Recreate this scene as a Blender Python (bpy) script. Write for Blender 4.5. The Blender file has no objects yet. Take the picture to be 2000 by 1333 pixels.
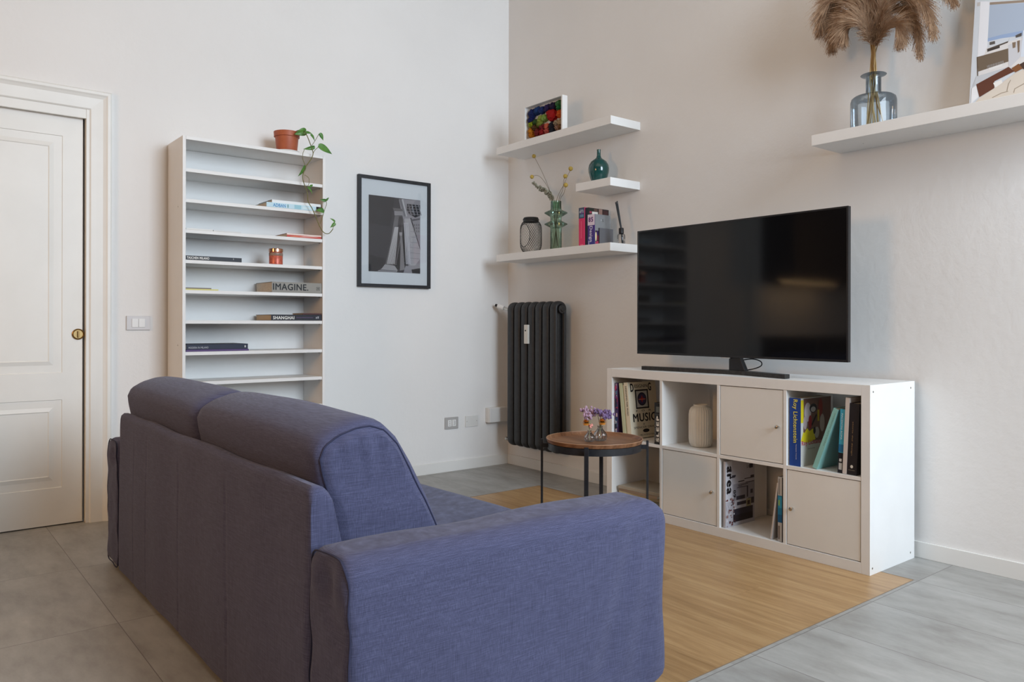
import bpy, bmesh, math, random
from mathutils import Vector, Matrix, noise
C = bpy.context.scene.collection
S = bpy.context.scene
R = math.radians
V = Vector

# ---------------------------------------------------------------- camera, light, exposure
cam_d = bpy.data.cameras.new('camera'); cam = bpy.data.objects.new('camera', cam_d); C.objects.link(cam)
cam_d.sensor_width = 36; cam_d.lens = 1514.165 / 2000 * 36; cam_d.shift_y = -0.01718; cam_d.clip_start = .05
cam.matrix_world = (Matrix.Translation((-3.5056, -4.4219, 1.0169)) @ Matrix.Rotation(R(51.311 - 90), 4, 'Z')
                    @ Matrix.Rotation(R(90), 4, 'X') @ Matrix.Rotation(R(.1146), 4, 'Z'))
S.camera = cam
S.view_settings.view_transform = 'Standard'; S.view_settings.look = 'None'
S.view_settings.gamma = 1; S.view_settings.use_curve_mapping = False
S.view_settings.exposure = 0.0

w = bpy.data.worlds.new('sky'); S.world = w; w.use_nodes = True
bg = w.node_tree.nodes['Background']; bg.inputs[0].default_value = (.62, .8, 1, 1); bg.inputs[1].default_value = .6

def area(name, loc, rot, sx, sy, power, col, spread=180):
    d = bpy.data.lights.new(name, 'AREA'); d.shape = 'RECTANGLE'; d.size = sx; d.size_y = sy
    d.energy = power; d.color = col; d.spread = R(spread)
    o = bpy.data.objects.new(name, d); C.objects.link(o); o.location = loc; o.rotation_euler = rot
    return o
# daylight through the tall window of the wall behind the camera; a weak fill window is added, unseen, by the kitchen
area('window_daylight', (-1.2, -6.42, 2.55), (R(80), 0, 0), 2.0, 2.2, 196, (.76, .88, 1), 165)
area('second_window_fill', (-4.4, -6.42, 2.0), (R(90), 0, 0), 1.2, 1.6, 5, (.80, .90, 1))
# two added warm fills: low on the kitchen side for the sofa back, and overhead
area('kitchen_warm_fill', (-5.9, -2.2, 2.0), (0, R(-72), 0), .9, .9, 37, (1, .54, .22))
area('overhead_warm_fill', (-2.6, -3.0, 3.85), (0, 0, 0), 2.6, 2.6, 14, (1, .88, .72))
area('under_cabinet_light', (-4.35, -.2, 1.43), (0, 0, 0), 1.0, .03, 5, (1, .62, .28))

# ---------------------------------------------------------------- materials
def _n(nt, t, **k):
    n = nt.nodes.new(t)
    for a, b in k.items(): setattr(n, a, b)
    return n
def mat(name, col, rough=.5, metal=0, spec=.5, sheen=0, coat=0, emit=None, trans=0, ior=1.45, alpha=1):
    m = bpy.data.materials.new(name); m.use_nodes = True; b = m.node_tree.nodes['Principled BSDF']
    b.inputs['Base Color'].default_value = (*col, 1); b.inputs['Roughness'].default_value = rough
    b.inputs['Metallic'].default_value = metal; b.inputs['Specular IOR Level'].default_value = spec
    b.inputs['Sheen Weight'].default_value = sheen; b.inputs['Coat Weight'].default_value = coat
    b.inputs['Transmission Weight'].default_value = trans; b.inputs['IOR'].default_value = ior
    b.inputs['Alpha'].default_value = alpha
    return m
def coords(nt, scale=(1, 1, 1), rot=(0, 0, 0), src='Object'):
    tc = _n(nt, 'ShaderNodeTexCoord'); mp = _n(nt, 'ShaderNodeMapping')
    mp.inputs['Scale'].default_value = scale; mp.inputs['Rotation'].default_value = rot
    nt.links.new(tc.outputs[src], mp.inputs[0]); return mp.outputs[0]
def ntex(nt, vec, scale, detail=4, rough=.5):
    n = _n(nt, 'ShaderNodeTexNoise'); n.inputs['Scale'].default_value = scale
    n.inputs['Detail'].default_value = detail; n.inputs['Roughness'].default_value = rough
    nt.links.new(vec, n.inputs['Vector']); return n.outputs['Fac']
def ramp(nt, fac, stops):
    r = _n(nt, 'ShaderNodeValToRGB'); e = r.color_ramp.elements
    while len(e) < len(stops): e.new(.5)
    for i, (p, c) in enumerate(stops): e[i].position = p; e[i].color = (*c, 1) if len(c) == 3 else c
    nt.links.new(fac, r.inputs[0]); return r.outputs[0]
def mth(nt, op, a, b=None, c=None):
    n = _n(nt, 'ShaderNodeMath', operation=op)
    for i, x in enumerate((a, b, c)):
        if x is None: continue
        if isinstance(x, (int, float)): n.inputs[i].default_value = x
        else: nt.links.new(x, n.inputs[i])
    return n.outputs[0]
def mixc(nt, f, a, b, mode='MIX'):
    n = _n(nt, 'ShaderNodeMix', data_type='RGBA', blend_type=mode)
    for i, x in ((0, f), (6, a), (7, b)):
        if isinstance(x, (int, float)): n.inputs[i].default_value = x
        elif isinstance(x, tuple): n.inputs[i].default_value = (*x, 1)
        else: nt.links.new(x, n.inputs[i])
    return n.outputs[2]
def bump(nt, m, h, dist, strength=1):
    b = _n(nt, 'ShaderNodeBump'); b.inputs['Distance'].default_value = dist; b.inputs['Strength'].default_value = strength
    nt.links.new(h, b.inputs['Height']); nt.links.new(b.outputs[0], m.node_tree.nodes['Principled BSDF'].inputs['Normal'])
def base(m, sock): m.node_tree.links.new(sock, m.node_tree.nodes['Principled BSDF'].inputs['Base Color'])

def m_plaster():
    m = mat('wall_plaster', (.80, .79, .775), .85, spec=.2); nt = m.node_tree
    v = coords(nt); a = ntex(nt, v, 22, 5, .6); b = ntex(nt, v, 1.3, 3)
    base(m, ramp(nt, b, [(.3, (.775, .765, .75)), (.7, (.815, .805, .79))]))
    bump(nt, m, a, .0028, .6); return m
def m_fabric():
    m = mat('shot_denim_fabric', (.12, .13, .22), .92, spec=.15, sheen=.12); nt = m.node_tree
    h = ntex(nt, coords(nt, (11, 11, 560)), 2.2, 3, .6)      # weft slubs
    v = ntex(nt, coords(nt, (560, 560, 11)), 2.2, 3, .6)    # warp threads
    big = ntex(nt, coords(nt), 1.7, 3)
    f = mth(nt, 'ADD', mth(nt, 'MULTIPLY', h, .5), mth(nt, 'MULTIPLY', v, .5))
    c = ramp(nt, f, [(.34, (.046, .046, .084)), (.5, (.078, .081, .148)), (.66, (.130, .138, .235))])
    c = mixc(nt, .5, c, ramp(nt, big, [(.3, (.92, .92, .92)), (.7, (1, 1, 1))]), 'MULTIPLY')
    base(m, c); bump(nt, m, f, .0012, .5); return m
def m_tile():
    m = mat('grey_stone_tile', (.4, .4, .39), .42, spec=.4); nt = m.node_tree
    tc = _n(nt, 'ShaderNodeTexCoord'); sp = _n(nt, 'ShaderNodeSeparateXYZ'); nt.links.new(tc.outputs['Object'], sp.inputs[0])
    x = mth(nt, 'DIVIDE', mth(nt, 'ADD', sp.outputs[0], .335 + 36.7), .367)
    y = mth(nt, 'DIVIDE', mth(nt, 'ADD', sp.outputs[1], .053 + 74.5), .745)
    fx = mth(nt, 'FRACT', x); fy = mth(nt, 'FRACT', y)
    dx = mth(nt, 'MULTIPLY', mth(nt, 'MINIMUM', fx, mth(nt, 'SUBTRACT', 1, fx)), .367)
    dy = mth(nt, 'MULTIPLY', mth(nt, 'MINIMUM', fy, mth(nt, 'SUBTRACT', 1, fy)), .745)
    line = mth(nt, 'LESS_THAN', mth(nt, 'MINIMUM', dx, dy), .0013)
    cb = _n(nt, 'ShaderNodeCombineXYZ'); nt.links.new(mth(nt, 'FLOOR', x), cb.inputs[0]); nt.links.new(mth(nt, 'FLOOR', y), cb.inputs[1])
    wn = _n(nt, 'ShaderNodeTexWhiteNoise'); nt.links.new(cb.outputs[0], wn.inputs['Vector'])
    off = _n(nt, 'ShaderNodeVectorMath', operation='MULTIPLY_ADD'); nt.links.new(wn.outputs['Color'], off.inputs[0]); off.inputs[1].default_value = (7, 7, 7)
    nt.links.new(tc.outputs['Object'], off.inputs[2])
    mp = _n(nt, 'ShaderNodeMapping'); mp.inputs['Scale'].default_value = (3.2, 1.1, 1); nt.links.new(off.outputs[0], mp.inputs[0])
    a = ntex(nt, mp.outputs[0], 3.0, 8, .68); b = ntex(nt, mp.outputs[0], 1.1, 3)
    c = ramp(nt, a, [(.3, (.27, .26, .245)), (.5, (.36, .355, .34)), (.7, (.44, .435, .42))])
    c = mixc(nt, .6, c, ramp(nt, b, [(.3, (.86, .85, .83)), (.7, (1, 1, 1))]), 'MULTIPLY')
    tv = ramp(nt, wn.outputs['Value'], [(0, (.93, .93, .93)), (1, (1, 1, 1))]); c = mixc(nt, 1.0, c, tv, 'MULTIPLY')
    c = mixc(nt, line, c, (.16, .15, .14)); base(m, c)
    bump(nt, m, mth(nt, 'SUBTRACT', mth(nt, 'MULTIPLY', a, .3), line), .0012, .5); return m
def m_parquet():
    m = mat('oak_parquet', (.5, .33, .17), .36, spec=.45); nt = m.node_tree
    tc = _n(nt, 'ShaderNodeTexCoord'); sp = _n(nt, 'ShaderNodeSeparateXYZ'); nt.links.new(tc.outputs['Object'], sp.inputs[0])
    x = mth(nt, 'DIVIDE', mth(nt, 'ADD', sp.outputs[0], 18.33), .18); row = mth(nt, 'FLOOR', x)
    wr = _n(nt, 'ShaderNodeTexWhiteNoise', noise_dimensions='1D'); nt.links.new(row, wr.inputs['W'])
    y = mth(nt, 'ADD', mth(nt, 'DIVIDE', sp.outputs[1], 1.6), mth(nt, 'MULTIPLY', wr.outputs['Value'], 5)); col = mth(nt, 'FLOOR', y)
    fx = mth(nt, 'FRACT', x); fy = mth(nt, 'FRACT', y)
    l = mth(nt, 'MAXIMUM', mth(nt, 'LESS_THAN', mth(nt, 'MINIMUM', fx, mth(nt, 'SUBTRACT', 1, fx)), .005), mth(nt, 'LESS_THAN', fy, .0007))
    cb = _n(nt, 'ShaderNodeCombineXYZ'); nt.links.new(row, cb.inputs[0]); nt.links.new(col, cb.inputs[1])
    wn = _n(nt, 'ShaderNodeTexWhiteNoise'); nt.links.new(cb.outputs[0], wn.inputs['Vector'])
    off = _n(nt, 'ShaderNodeVectorMath', operation='MULTIPLY_ADD'); nt.links.new(wn.outputs['Color'], off.inputs[0]); off.inputs[1].default_value = (9, 9, 9)
    nt.links.new(tc.outputs['Object'], off.inputs[2])
    mp = _n(nt, 'ShaderNodeMapping'); mp.inputs['Scale'].default_value = (16, .9, 1); nt.links.new(off.outputs[0], mp.inputs[0])
    g = ntex(nt, mp.outputs[0], 2.0, 7, .65)
    mp2 = _n(nt, 'ShaderNodeMapping'); mp2.inputs['Scale'].default_value = (150, 5, 1); nt.links.new(off.outputs[0], mp2.inputs[0])
    g2 = ntex(nt, mp2.outputs[0], 2.0, 3, .6)
    c = ramp(nt, g, [(.28, (.33, .19, .082)), (.5, (.46, .285, .135)), (.72, (.56, .375, .19))])
    c = mixc(nt, .55, c, ramp(nt, g2, [(.35, (.74, .68, .6)), (.6, (1, 1, 1))]), 'MULTIPLY')
    c = mixc(nt, 1.0, c, ramp(nt, wn.outputs['Value'], [(0, (.82, .80, .77)), (1, (1.0, 1, 1))]), 'MULTIPLY')
    c = mixc(nt, mth(nt, 'MULTIPLY', l, .6), c, (.2, .12, .06)); base(m, c)
    bump(nt, m, mth(nt, 'SUBTRACT', mth(nt, 'MULTIPLY', g2, .2), l), .0008, .4); return m
def m_walnut():
    m = mat('walnut_veneer', (.3, .15, .08), .35, spec=.4); nt = m.node_tree
    g = ntex(nt, coords(nt, (30, 2.2, 8), (0, 0, R(35))), 2.2, 6, .6)
    base(m, ramp(nt, g, [(.3, (.12, .052, .024)), (.5, (.205, .094, .045)), (.7, (.29, .15, .08))])); return m
def m_noise(name, c1, c2, scale=30, rough=.6, bd=0, **k):
    m = mat(name, c1, rough, **k); nt = m.node_tree; a = ntex(nt, coords(nt), scale, 5)
    base(m, ramp(nt, a, [(.35, c1), (.65, c2)]))
    if bd: bump(nt, m, a, bd)
    return m
def m_glass(name, col, rough=.02, density=0):
    m = bpy.data.materials.new(name); m.use_nodes = True; nt = m.node_tree; nt.nodes.clear()
    o = _n(nt, 'ShaderNodeOutputMaterial'); g = _n(nt, 'ShaderNodeBsdfTransparent'); g.inputs[0].default_value = (*col, 1)
    gl = _n(nt, 'ShaderNodeBsdfGlossy'); gl.inputs['Roughness'].default_value = rough
    fr = _n(nt, 'ShaderNodeFresnel'); fr.inputs[0].default_value = 1.5
    lw = _n(nt, 'ShaderNodeLayerWeight'); lw.inputs[0].default_value = .18
    c = mixc(nt, lw.outputs['Facing'], col, tuple(x * .55 for x in col)); nt.links.new(c, g.inputs[0])
    mx = _n(nt, 'ShaderNodeMixShader'); nt.links.new(mth(nt, 'MULTIPLY', fr.outputs[0], .8), mx.inputs[0]); nt.links.new(g.outputs[0], mx.inputs[1]); nt.links.new(gl.outputs[0], mx.inputs[2])
    nt.links.new(mx.outputs[0], o.inputs[0]); return m

PL = m_plaster(); FAB = m_fabric(); TILE = m_tile(); PARQ = m_parquet(); WAL = m_walnut()
SEAM = mat('seam_thread', (.03, .032, .07), .9)
WHITE = m_noise('white_lacquer', (.79, .785, .77), (.82, .815, .80), 6, .38)
FOIL = m_noise('white_foil_board', (.77, .765, .75), (.80, .795, .78), 5, .45)
DOORP = m_noise('cream_painted_wood', (.80, .80, .77), (.83, .83, .80), 5, .42)
BASEM = mat('white_skirting', (.78, .775, .75), .5)
BLACKM = m_noise('black_powder_coat', (.012, .013, .016), (.018, .019, .023), 60, .42)
RADM = m_noise('anthracite_enamel', (.020, .021, .023), (.027, .028, .030), 50, .45)
BRASS = mat('aged_brass', (.34, .23, .10), .42, 1)
CHROME = mat('brushed_nickel', (.6, .58, .54), .25, 1)
PLASTIC = mat('white_plastic', (.76, .76, .75), .35)
GREYP = mat('pale_grey_plastic', (.42, .41, .40), .4)
HOLE = mat('dark_slot', (.02, .02, .02), .8)
SCREEN = mat('glossy_black_screen', (.004, .004, .005), .07, spec=.42)
BEZEL = mat('black_gloss_plastic', (.012, .012, .014), .25)
FOOT = m_noise('dark_brushed_metal', (.03, .028, .027), (.05, .046, .043), 80, .35, metal=.5)
TERRA = m_noise('terracotta_plastic', (.36, .085, .035), (.42, .11, .05), 20, .5)
SOIL = m_noise('potting_soil', (.05, .03, .02), (.10, .07, .05), 90, .95, .003)
LEAF = m_noise('pothos_leaf', (.05, .16, .03), (.12, .28, .05), 22, .4)
STEM = mat('vine_stem', (.16, .15, .05), .6)
MATB = mat('passepartout_paper', (.74, .77, .79), .7)
PAPER = m_noise('page_edges', (.62, .55, .46), (.72, .66, .57), 120, .8)
TEALG = m_noise('dark_teal_glaze', (.003, .045, .042), (.005, .065, .060), 9, .12, coat=.5)
GGLASS = m_glass('green_glass', (.66, .82, .73)); BGLASS = m_glass('smoky_blue_glass', (.80, .87, .93)); CGLASS = m_glass('clear_glass', (.93, .93, .93))
RIBC = m_noise('white_stoneware', (.70, .68, .62), (.75, .73, .67), 12, .5)
WIRE = mat('black_wire', (.012, .012, .012), .5)
PICG = m_glass('picture_glass', (.97, .97, .97), .03)
_cm = {}
def cm(r, g, b, rough=.5):
    k = (r, g, b, rough)
    if k not in _cm: _cm[k] = mat('print_colour', tuple((x / 255) ** 2.2 for x in (r, g, b)), rough)
    return _cm[k]

# ---------------------------------------------------------------- mesh helpers
class MB:
    def __init__(s): s.v = []; s.f = []; s.mi = []; s.sm = []
    def add(s, vs, fs, mi=0, smooth=False):
        o = len(s.v); s.v += [tuple(x) for x in vs]
        for f in fs: s.f.append([i + o for i in f]); s.mi.append(mi); s.sm.append(smooth)
        return s
    def box(s, a, b, mi=0, bev=0, M=None):
        (x0, y0, z0), (x1, y1, z1) = [tuple(map(f, zip(a, b))) for f in (min, max)]
        if bev <= 0:
            vs = [(x, y, z) for x in (x0, x1) for y in (y0, y1) for z in (z0, z1)]
            fs = [(0, 1, 3, 2), (4, 6, 7, 5), (0, 4, 5, 1), (2, 3, 7, 6), (0, 2, 6, 4), (1, 5, 7, 3)]
            if M: vs = [M @ V(q) for q in vs]
            return s.add(vs, fs, mi)
        bm = bmesh.new(); bmesh.ops.create_cube(bm, size=1)
        for q in bm.verts: q.co = V(((x0 + x1) / 2 + q.co.x * (x1 - x0), (y0 + y1) / 2 + q.co.y * (y1 - y0), (z0 + z1) / 2 + q.co.z * (z1 - z0)))
        bev = min(bev, .45 * min(x1 - x0, y1 - y0, z1 - z0))
        bmesh.ops.bevel(bm, geom=bm.edges[:], offset=bev, segments=2, affect='EDGES', profile=.6)
        return s.bm(bm, mi, M)
    def bm(s, bm, mi=0, M=None, smooth=False):
        bm.verts.index_update()
        s.add([(M @ q.co if M else q.co) for q in bm.verts], [[q.index for q in f.verts] for f in bm.faces], mi, smooth); bm.free(); return s
    def lathe(s, prof, c=(0, 0, 0), n=32, mi=0, cap0=True, cap1=True, ax=None, fn=None, smooth=True):
        M = Matrix.Translation(c)
        if ax is not None: M = M @ V((0, 0, 1)).rotation_difference(V(ax)).to_matrix().to_4x4()
        vs = []
        for r, z in prof:
            for i in range(n):
                a = 2 * math.pi * i / n; rr = r * (fn(a, z) if fn else 1)
                vs.append(M @ V((rr * math.cos(a), rr * math.sin(a), z)))
        fs = [(j * n + i, j * n + (i + 1) % n, (j + 1) * n + (i + 1) % n, (j + 1) * n + i) for j in range(len(prof) - 1) for i in range(n)]
        o = len(s.v); s.add(vs, fs, mi, smooth)
        if cap0: s.f.append([o + i for i in reversed(range(n))]); s.mi.append(mi); s.sm.append(False)
        if cap1: s.f.append([o + (len(prof) - 1) * n + i for i in range(n)]); s.mi.append(mi); s.sm.append(False)
        return s
    def cyl(s, a, b, r, n=16, mi=0, r2=None):
        a = V(a); b = V(b); return s.lathe([(r, 0), (r if r2 is None else r2, (b - a).length)], a, n, mi, ax=(b - a))
    def tube(s, pts, r, n=8, mi=0, closed=False, flat=1, rs=None):
        pts = [V(p) for p in pts]; m = len(pts); rings = []; up = None
        for i, p in enumerate(pts):
            t = (pts[(i + 1) % m] - pts[i - 1]) if closed else (pts[min(i + 1, m - 1)] - pts[max(i - 1, 0)])
            t.normalize()
            if up is None:
                up = V((0, 0, 1)) if abs(t.z) < .9 else V((0, 1, 0))
            u = (up - t * up.dot(t))
            if u.length < 1e-4: u = t.orthogonal()
            u.normalize(); up = u; w_ = t.cross(u); rr = rs[i] if rs else r
            rings.append([p + u * rr * math.cos(2 * math.pi * k / n) + w_ * rr * flat * math.sin(2 * math.pi * k / n) for k in range(n)])
        vs = [q for rg in rings for q in rg]; fs = []
        for j in range(m if closed else m - 1):
            j2 = (j + 1) % m
            fs += [(j * n + k, j * n + (k + 1) % n, j2 * n + (k + 1) % n, j2 * n + k) for k in range(n)]
        if not closed: fs += [list(reversed(range(n))), [(m - 1) * n + k for k in range(n)]]
        return s.add(vs, fs, mi, True)
    def sweep(s, path, cross, mi=0):
        """closed path of (pos, in-plane normal, side axis); cross = list of (u, w)"""
        n = len(cross); m = len(path)
        vs = [p + a * u + b * w_ for p, a, b in path for u, w_ in cross]
        fs = [(j * n + k, j * n + (k + 1) % n, ((j + 1) % m) * n + (k + 1) % n, ((j + 1) % m) * n + k) for j in range(m) for k in range(n)]
        return s.add(vs, fs, mi, True)
    def loft(s, rings, mi=0, caps=6, fn=None, smooth=True):
        """rings of equal length, ends closed by shrinking rings toward the centroid"""
        n = len(rings[0]); rs = [[V(p) for p in r] for r in rings]
        def inner(r):
            c = sum(r, V()) / n; return [[c + (p - c) * (1 - k / caps) for p in r] for k in range(caps - 1, 0, -1)], c
        a, ca = inner(rs[0]); b, cb = inner(rs[-1])
        allr = a + rs + list(reversed(b)); vs = [p for r in allr for p in r] + [ca, cb]
        if fn: vs = [fn(V(p)) for p in vs]
        m = len(allr); fs = [(j * n + k, j * n + (k + 1) % n, (j + 1) * n + (k + 1) % n, (j + 1) * n + k) for j in range(m - 1) for k in range(n)]
        fs += [(m * n, (k + 1) % n, k) for k in range(n)] + [(m * n + 1, (m - 1) * n + k, (m - 1) * n + (k + 1) % n) for k in range(n)]
        return s.add(vs, fs, mi, smooth)
    def poly(s, pts, mi=0): return s.add(pts, [list(range(len(pts)))], mi)
    def text(s, txt, o, U, W, w_, h, mi=0, bold=0, lift=.0006):
        """text fitted in a w by h box; U = reading direction, W = up of the letters"""
        cu = bpy.data.curves.new('t', 'FONT'); cu.body = txt; cu.space_character = 1 + bold * 3.5; cu.resolution_u = 3
        ob = bpy.data.objects.new('t', cu); C.objects.link(ob); dg = bpy.context.evaluated_depsgraph_get()
        me = bpy.data.meshes.new_from_object(ob.evaluated_get(dg)); vs = [q.co.copy() for q in me.vertices]
        fs = [list(p.vertices) for p in me.polygons]; bpy.data.objects.remove(ob); bpy.data.curves.remove(cu); bpy.data.meshes.remove(me)
        if bold:   # heavier strokes from overlapping copies
            n0 = len(vs); v0 = list(vs); f0 = list(fs)
            for k, (ox, oy) in enumerate(((1, 0), (.5, .35), (.5, -.35))):
                vs += [V((q.x + ox * bold * 2, q.y + oy * bold * 2, (k + 1) * .00006)) for q in v0]; fs += [[i + n0 * (k + 1) for i in f] for f in f0]
        x0 = min(q.x for q in vs); x1 = max(q.x for q in vs); y0 = min(q.y for q in vs); y1 = max(q.y for q in vs)
        U = V(U).normalized(); W = V(W).normalized(); N = U.cross(W); o = V(o)
        return s.add([o + U * ((q.x - x0) / (x1 - x0) * w_) + W * ((q.y - y0) / (y1 - y0) * h) + N * (lift + q.z) for q in vs], fs, mi)
    def build(s, name, mats, parent=None, bevel=0, fix=True):
        me = bpy.data.meshes.new(name)
        sh = V((0, 0, 0)); p = parent
        while p: sh += p.location; p = p.parent
        me.from_pydata([tuple(V(q) - sh) for q in s.v], [], s.f)
        if not isinstance(mats, (list, tuple)): mats = [mats]
        for m in mats: me.materials.append(m)
        me.polygons.foreach_set('material_index', s.mi); me.polygons.foreach_set('use_smooth', s.sm)
        if fix:
            bm = bmesh.new(); bm.from_mesh(me); bmesh.ops.recalc_face_normals(bm, faces=bm.faces[:]); bm.to_mesh(me); bm.free()
        me.update()
        if any(s.sm): me.set_sharp_from_angle(angle=R(38))
        o = bpy.data.objects.new(name, me); C.objects.link(o)
        if parent: o.parent = parent
        if bevel:
            b = o.modifiers.new('bevel', 'BEVEL'); b.width = bevel; b.segments = 2; b.limit_method = 'ANGLE'; b.angle_limit = R(40)
        return o
def thing(name, label, cat, loc, group=None):
    o = bpy.data.objects.new(name, None); C.objects.link(o); o.location = loc; o.empty_display_size = .05
    return tag(o, label, cat, group)
def tag(o, label, cat, group=None):
    o['label'] = label; o['category'] = cat
    if group: o['group'] = group
    return o
def struct(o): o['kind'] = 'structure'; return o
def lab(o, t): o['label'] = t; return o
def B(name, m, parent, a, b, bev=.0012): return MB().box(a, b, 0, bev).build(name, m, parent)

# ---------------------------------------------------------------- room shell
CEIL = 3.95; XL = -6.6; YF = -6.4
KW = m_noise('dark_warm_unseen_wall', (.27, .19, .125), (.30, .21, .14), 3, .8)  # unseen walls coloured dark and warm to cut bounce onto the sofa back
def wall(name, boxes, m=PL):
    mb = MB()
    for a, b in boxes: mb.box(a, b)
    return struct(mb.build(name, m))
wall('wall_left', [((XL - .15, 0, 0), (-3.665, .15, CEIL)), ((-3.665, 0, 2.105), (-2.715, .15, CEIL)), ((-3.665, .06, 0), (-2.715, .15, 2.105)), ((-2.715, 0, 0), (.15, .15, CEIL))])  # third box is added behind the door leaf to block sky light
wall('wall_right', [((0, YF - .15, 0), (.15, 0, CEIL))])
wall('wall_kitchen', [((XL - .15, YF - .15, 0), (XL, 0, CEIL))], KW)
wall('wall_behind', [((XL, YF - .15, 0), (-5.0, YF, CEIL)), ((-3.8, YF - .15, 0), (-2.5, YF, CEIL)), ((-.2, YF - .15, 0), (0, YF, CEIL)),
    ((-5.0, YF - .15, 0), (-3.8, YF, 1.2)), ((-5.0, YF - .15, 2.8), (-3.8, YF, CEIL)), ((-2.5, YF - .15, 0), (-.2, YF, 1.4)), ((-2.5, YF - .15, 3.7), (-.2, YF, CEIL))], KW)
wall('ceiling', [((XL - .15, YF - .15, CEIL), (.15, .15, CEIL + .1))], m_noise('warm_bounce_ceiling', (.50, .42, .33), (.58, .49, .39), 4, .7))  # unseen ceiling given a brown tone so its bounce is warm
for k, (x0, x1, z0, z1) in enumerate(((-2.5, -.2, 1.4, 3.7), (-5.0, -3.8, 1.2, 2.8))):  # the second opening is unseen, added only for fill light
    mb = MB()
    for a, b in (((x0, z0), (x0 + .05, z1)), ((x1 - .05, z0), (x1, z1)), ((x0, z0), (x1, z0 + .05)), ((x0, z1 - .05), (x1, z1)), (((x0 + x1) / 2 - .03, z0), ((x0 + x1) / 2 + .03, z1))):
        mb.box((a[0], YF - .1, a[1]), (b[0], YF - .05, b[1]))
    struct(mb.build('window_%d' % (k + 1), WHITE))
# floor: grey tile with a rectangle of oak let into it
WX0, WX1, WY0, WY1 = -2.53, -.335, -3.015, -.735
mb = MB()
for a, b in (((XL, YF), (0, WY0)), ((XL, WY1), (0, .059)), ((XL, WY0), (WX0, WY1)), ((WX1, WY0), (0, WY1))):
    mb.box((a[0], a[1], -.1), (b[0], b[1], 0))
struct(mb.build('floor', TILE))
struct(MB().box((WX0, WY0, -.1), (WX1, WY1, .0)).build('floor', PARQ))
mb = MB()
for a, b in (((WX0, WY0 - .003), (WX1, WY0)), ((WX0, WY1), (WX1, WY1 + .003)), ((WX1, WY0 - .003), (WX1 + .003, WY1 + .003))):
    mb.box((a[0], a[1], 0), (b[0], b[1], .0008))
struct(mb.build('trim_1', mat('joint_profile', (.22, .16, .11), .5)))
# skirting
def skirt(name, a, b):
    return struct(B(name, BASEM, None, a, b, .002))
skirt('baseboard_left', (-2.617, -.011, 0), (0, -.0001, .07))
skirt('baseboard_right', (-.011, YF, 0), (-.0001, -.011, .07))
# door casing: moulded architrave with a rounded outer bead, and a jamb
def casing():
    prof = [(0, 0), (0, .008), (.006, .013), (.03, .014), (.06, .016), (.072, .022), (.080, .028), (.092, .028), (.100, .020), (.103, 0)]
    path = [(-2.720, 0, 1, 0), (-2.720, 2.098, 1, 1), (-3.66, 2.098, -1, 1), (-3.66, 0, -1, 0)]
    vs = []
    for x, z, sx, sz in path:
        for u, t in prof: vs.append((x + sx * u, -t, z + sz * u))
    n = len(prof); fs = [(j * n + i, j * n + (i + 1) % n, (j + 1) * n + (i + 1) % n, (j + 1) * n + i) for j in range(3) for i in range(n)]
    fs += [list(range(n)), [3 * n + i for i in range(n)]]
    mb = MB().add(vs, fs, 0, False)
    return struct(mb.build('trim_2', DOORP))
casing()
mb = MB()
mb.box((-2.735, -.006, 0), (-2.7155, .059, 2.100)); mb.box((-3.664, -.006, 0), (-3.645, .059, 2.100))
mb.box((-3.645, -.004, 2.052), (-2.735, .015, 2.1))
struct(mb.build('trim_3', DOORP, bevel=.0015))
# sliding door leaf with two raised panels (grid with moulded profile)
def door():
    x0, x1, z0, z1, yf = -3.66, -2.745, .006, 2.075, .028
    panels = [(-3.545, -2.835, .19, .63), (-3.545, -2.835, .765, 1.955)]
    bm = bmesh.new()
    mb = MB()
    # stiles and rails
    zs = [z0, .19, .63, .765, 1.955, z1]; xs = [x0, -3.545, -2.835, x1]
    def q(xa, xb, za, zb, y=yf): mb.add([(xa, y, za), (xb, y, za), (xb, y, zb), (xa, y, zb)], [(0, 1, 2, 3)])
    for j in range(5):
        if j in (1, 3):
            q(xs[0], xs[1], zs[j], zs[j + 1]); q(xs[2], xs[3], zs[j], zs[j + 1])
        else: q(xs[0], xs[3], zs[j], zs[j + 1])
    for a, b, c, d in panels:
        steps = [(0, 0), (.004, .007), (.014, .011), (.020, .011), (.024, .0075), (.050, .001), (.058, -.001), (.062, .002)]
        pr = None
        for ins, dy in steps:
            ring = [(a + ins, yf + dy, c + ins), (b - ins, yf + dy, c + ins), (b - ins, yf + dy, d - ins), (a + ins, yf + dy, d - ins)]
            if pr: mb.add(pr + ring, [(i, (i + 1) % 4, 4 + (i + 1) % 4, 4 + i) for i in range(4)])
            pr = ring
        mb.add(pr, [(0, 1, 2, 3)])
    mb.box((x0, yf + .004, z0), (x1, yf + .02, z1)); bm.free()
    mb.add([(x1, yf, z0), (x1, yf + .02, z0), (x1, yf + .02, z1), (x1, yf, z1)], [(0, 1, 2, 3)])
    d = struct(mb.build('door_1', DOORP, fix=False))
    c = (-2.765, yf - .001, .958)
    h = MB()
    h.lathe([(.0, 0), (.027, 0), (.028, .004), (.024, .007), (.021, .004), (.0, .004)], c, 40, ax=(0, -1, 0), cap0=False, cap1=False)
    hh = h.build('door_pull', BRASS, d); lab(hh, 'round brass flush pull')
    MB().box((c[0] - .004, c[1] - .013, c[2] - .017), (c[0] + .004, c[1] - .002, c[2] + .017), 0, .003).build('thumb_turn', BRASS, hh)
door()

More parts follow.
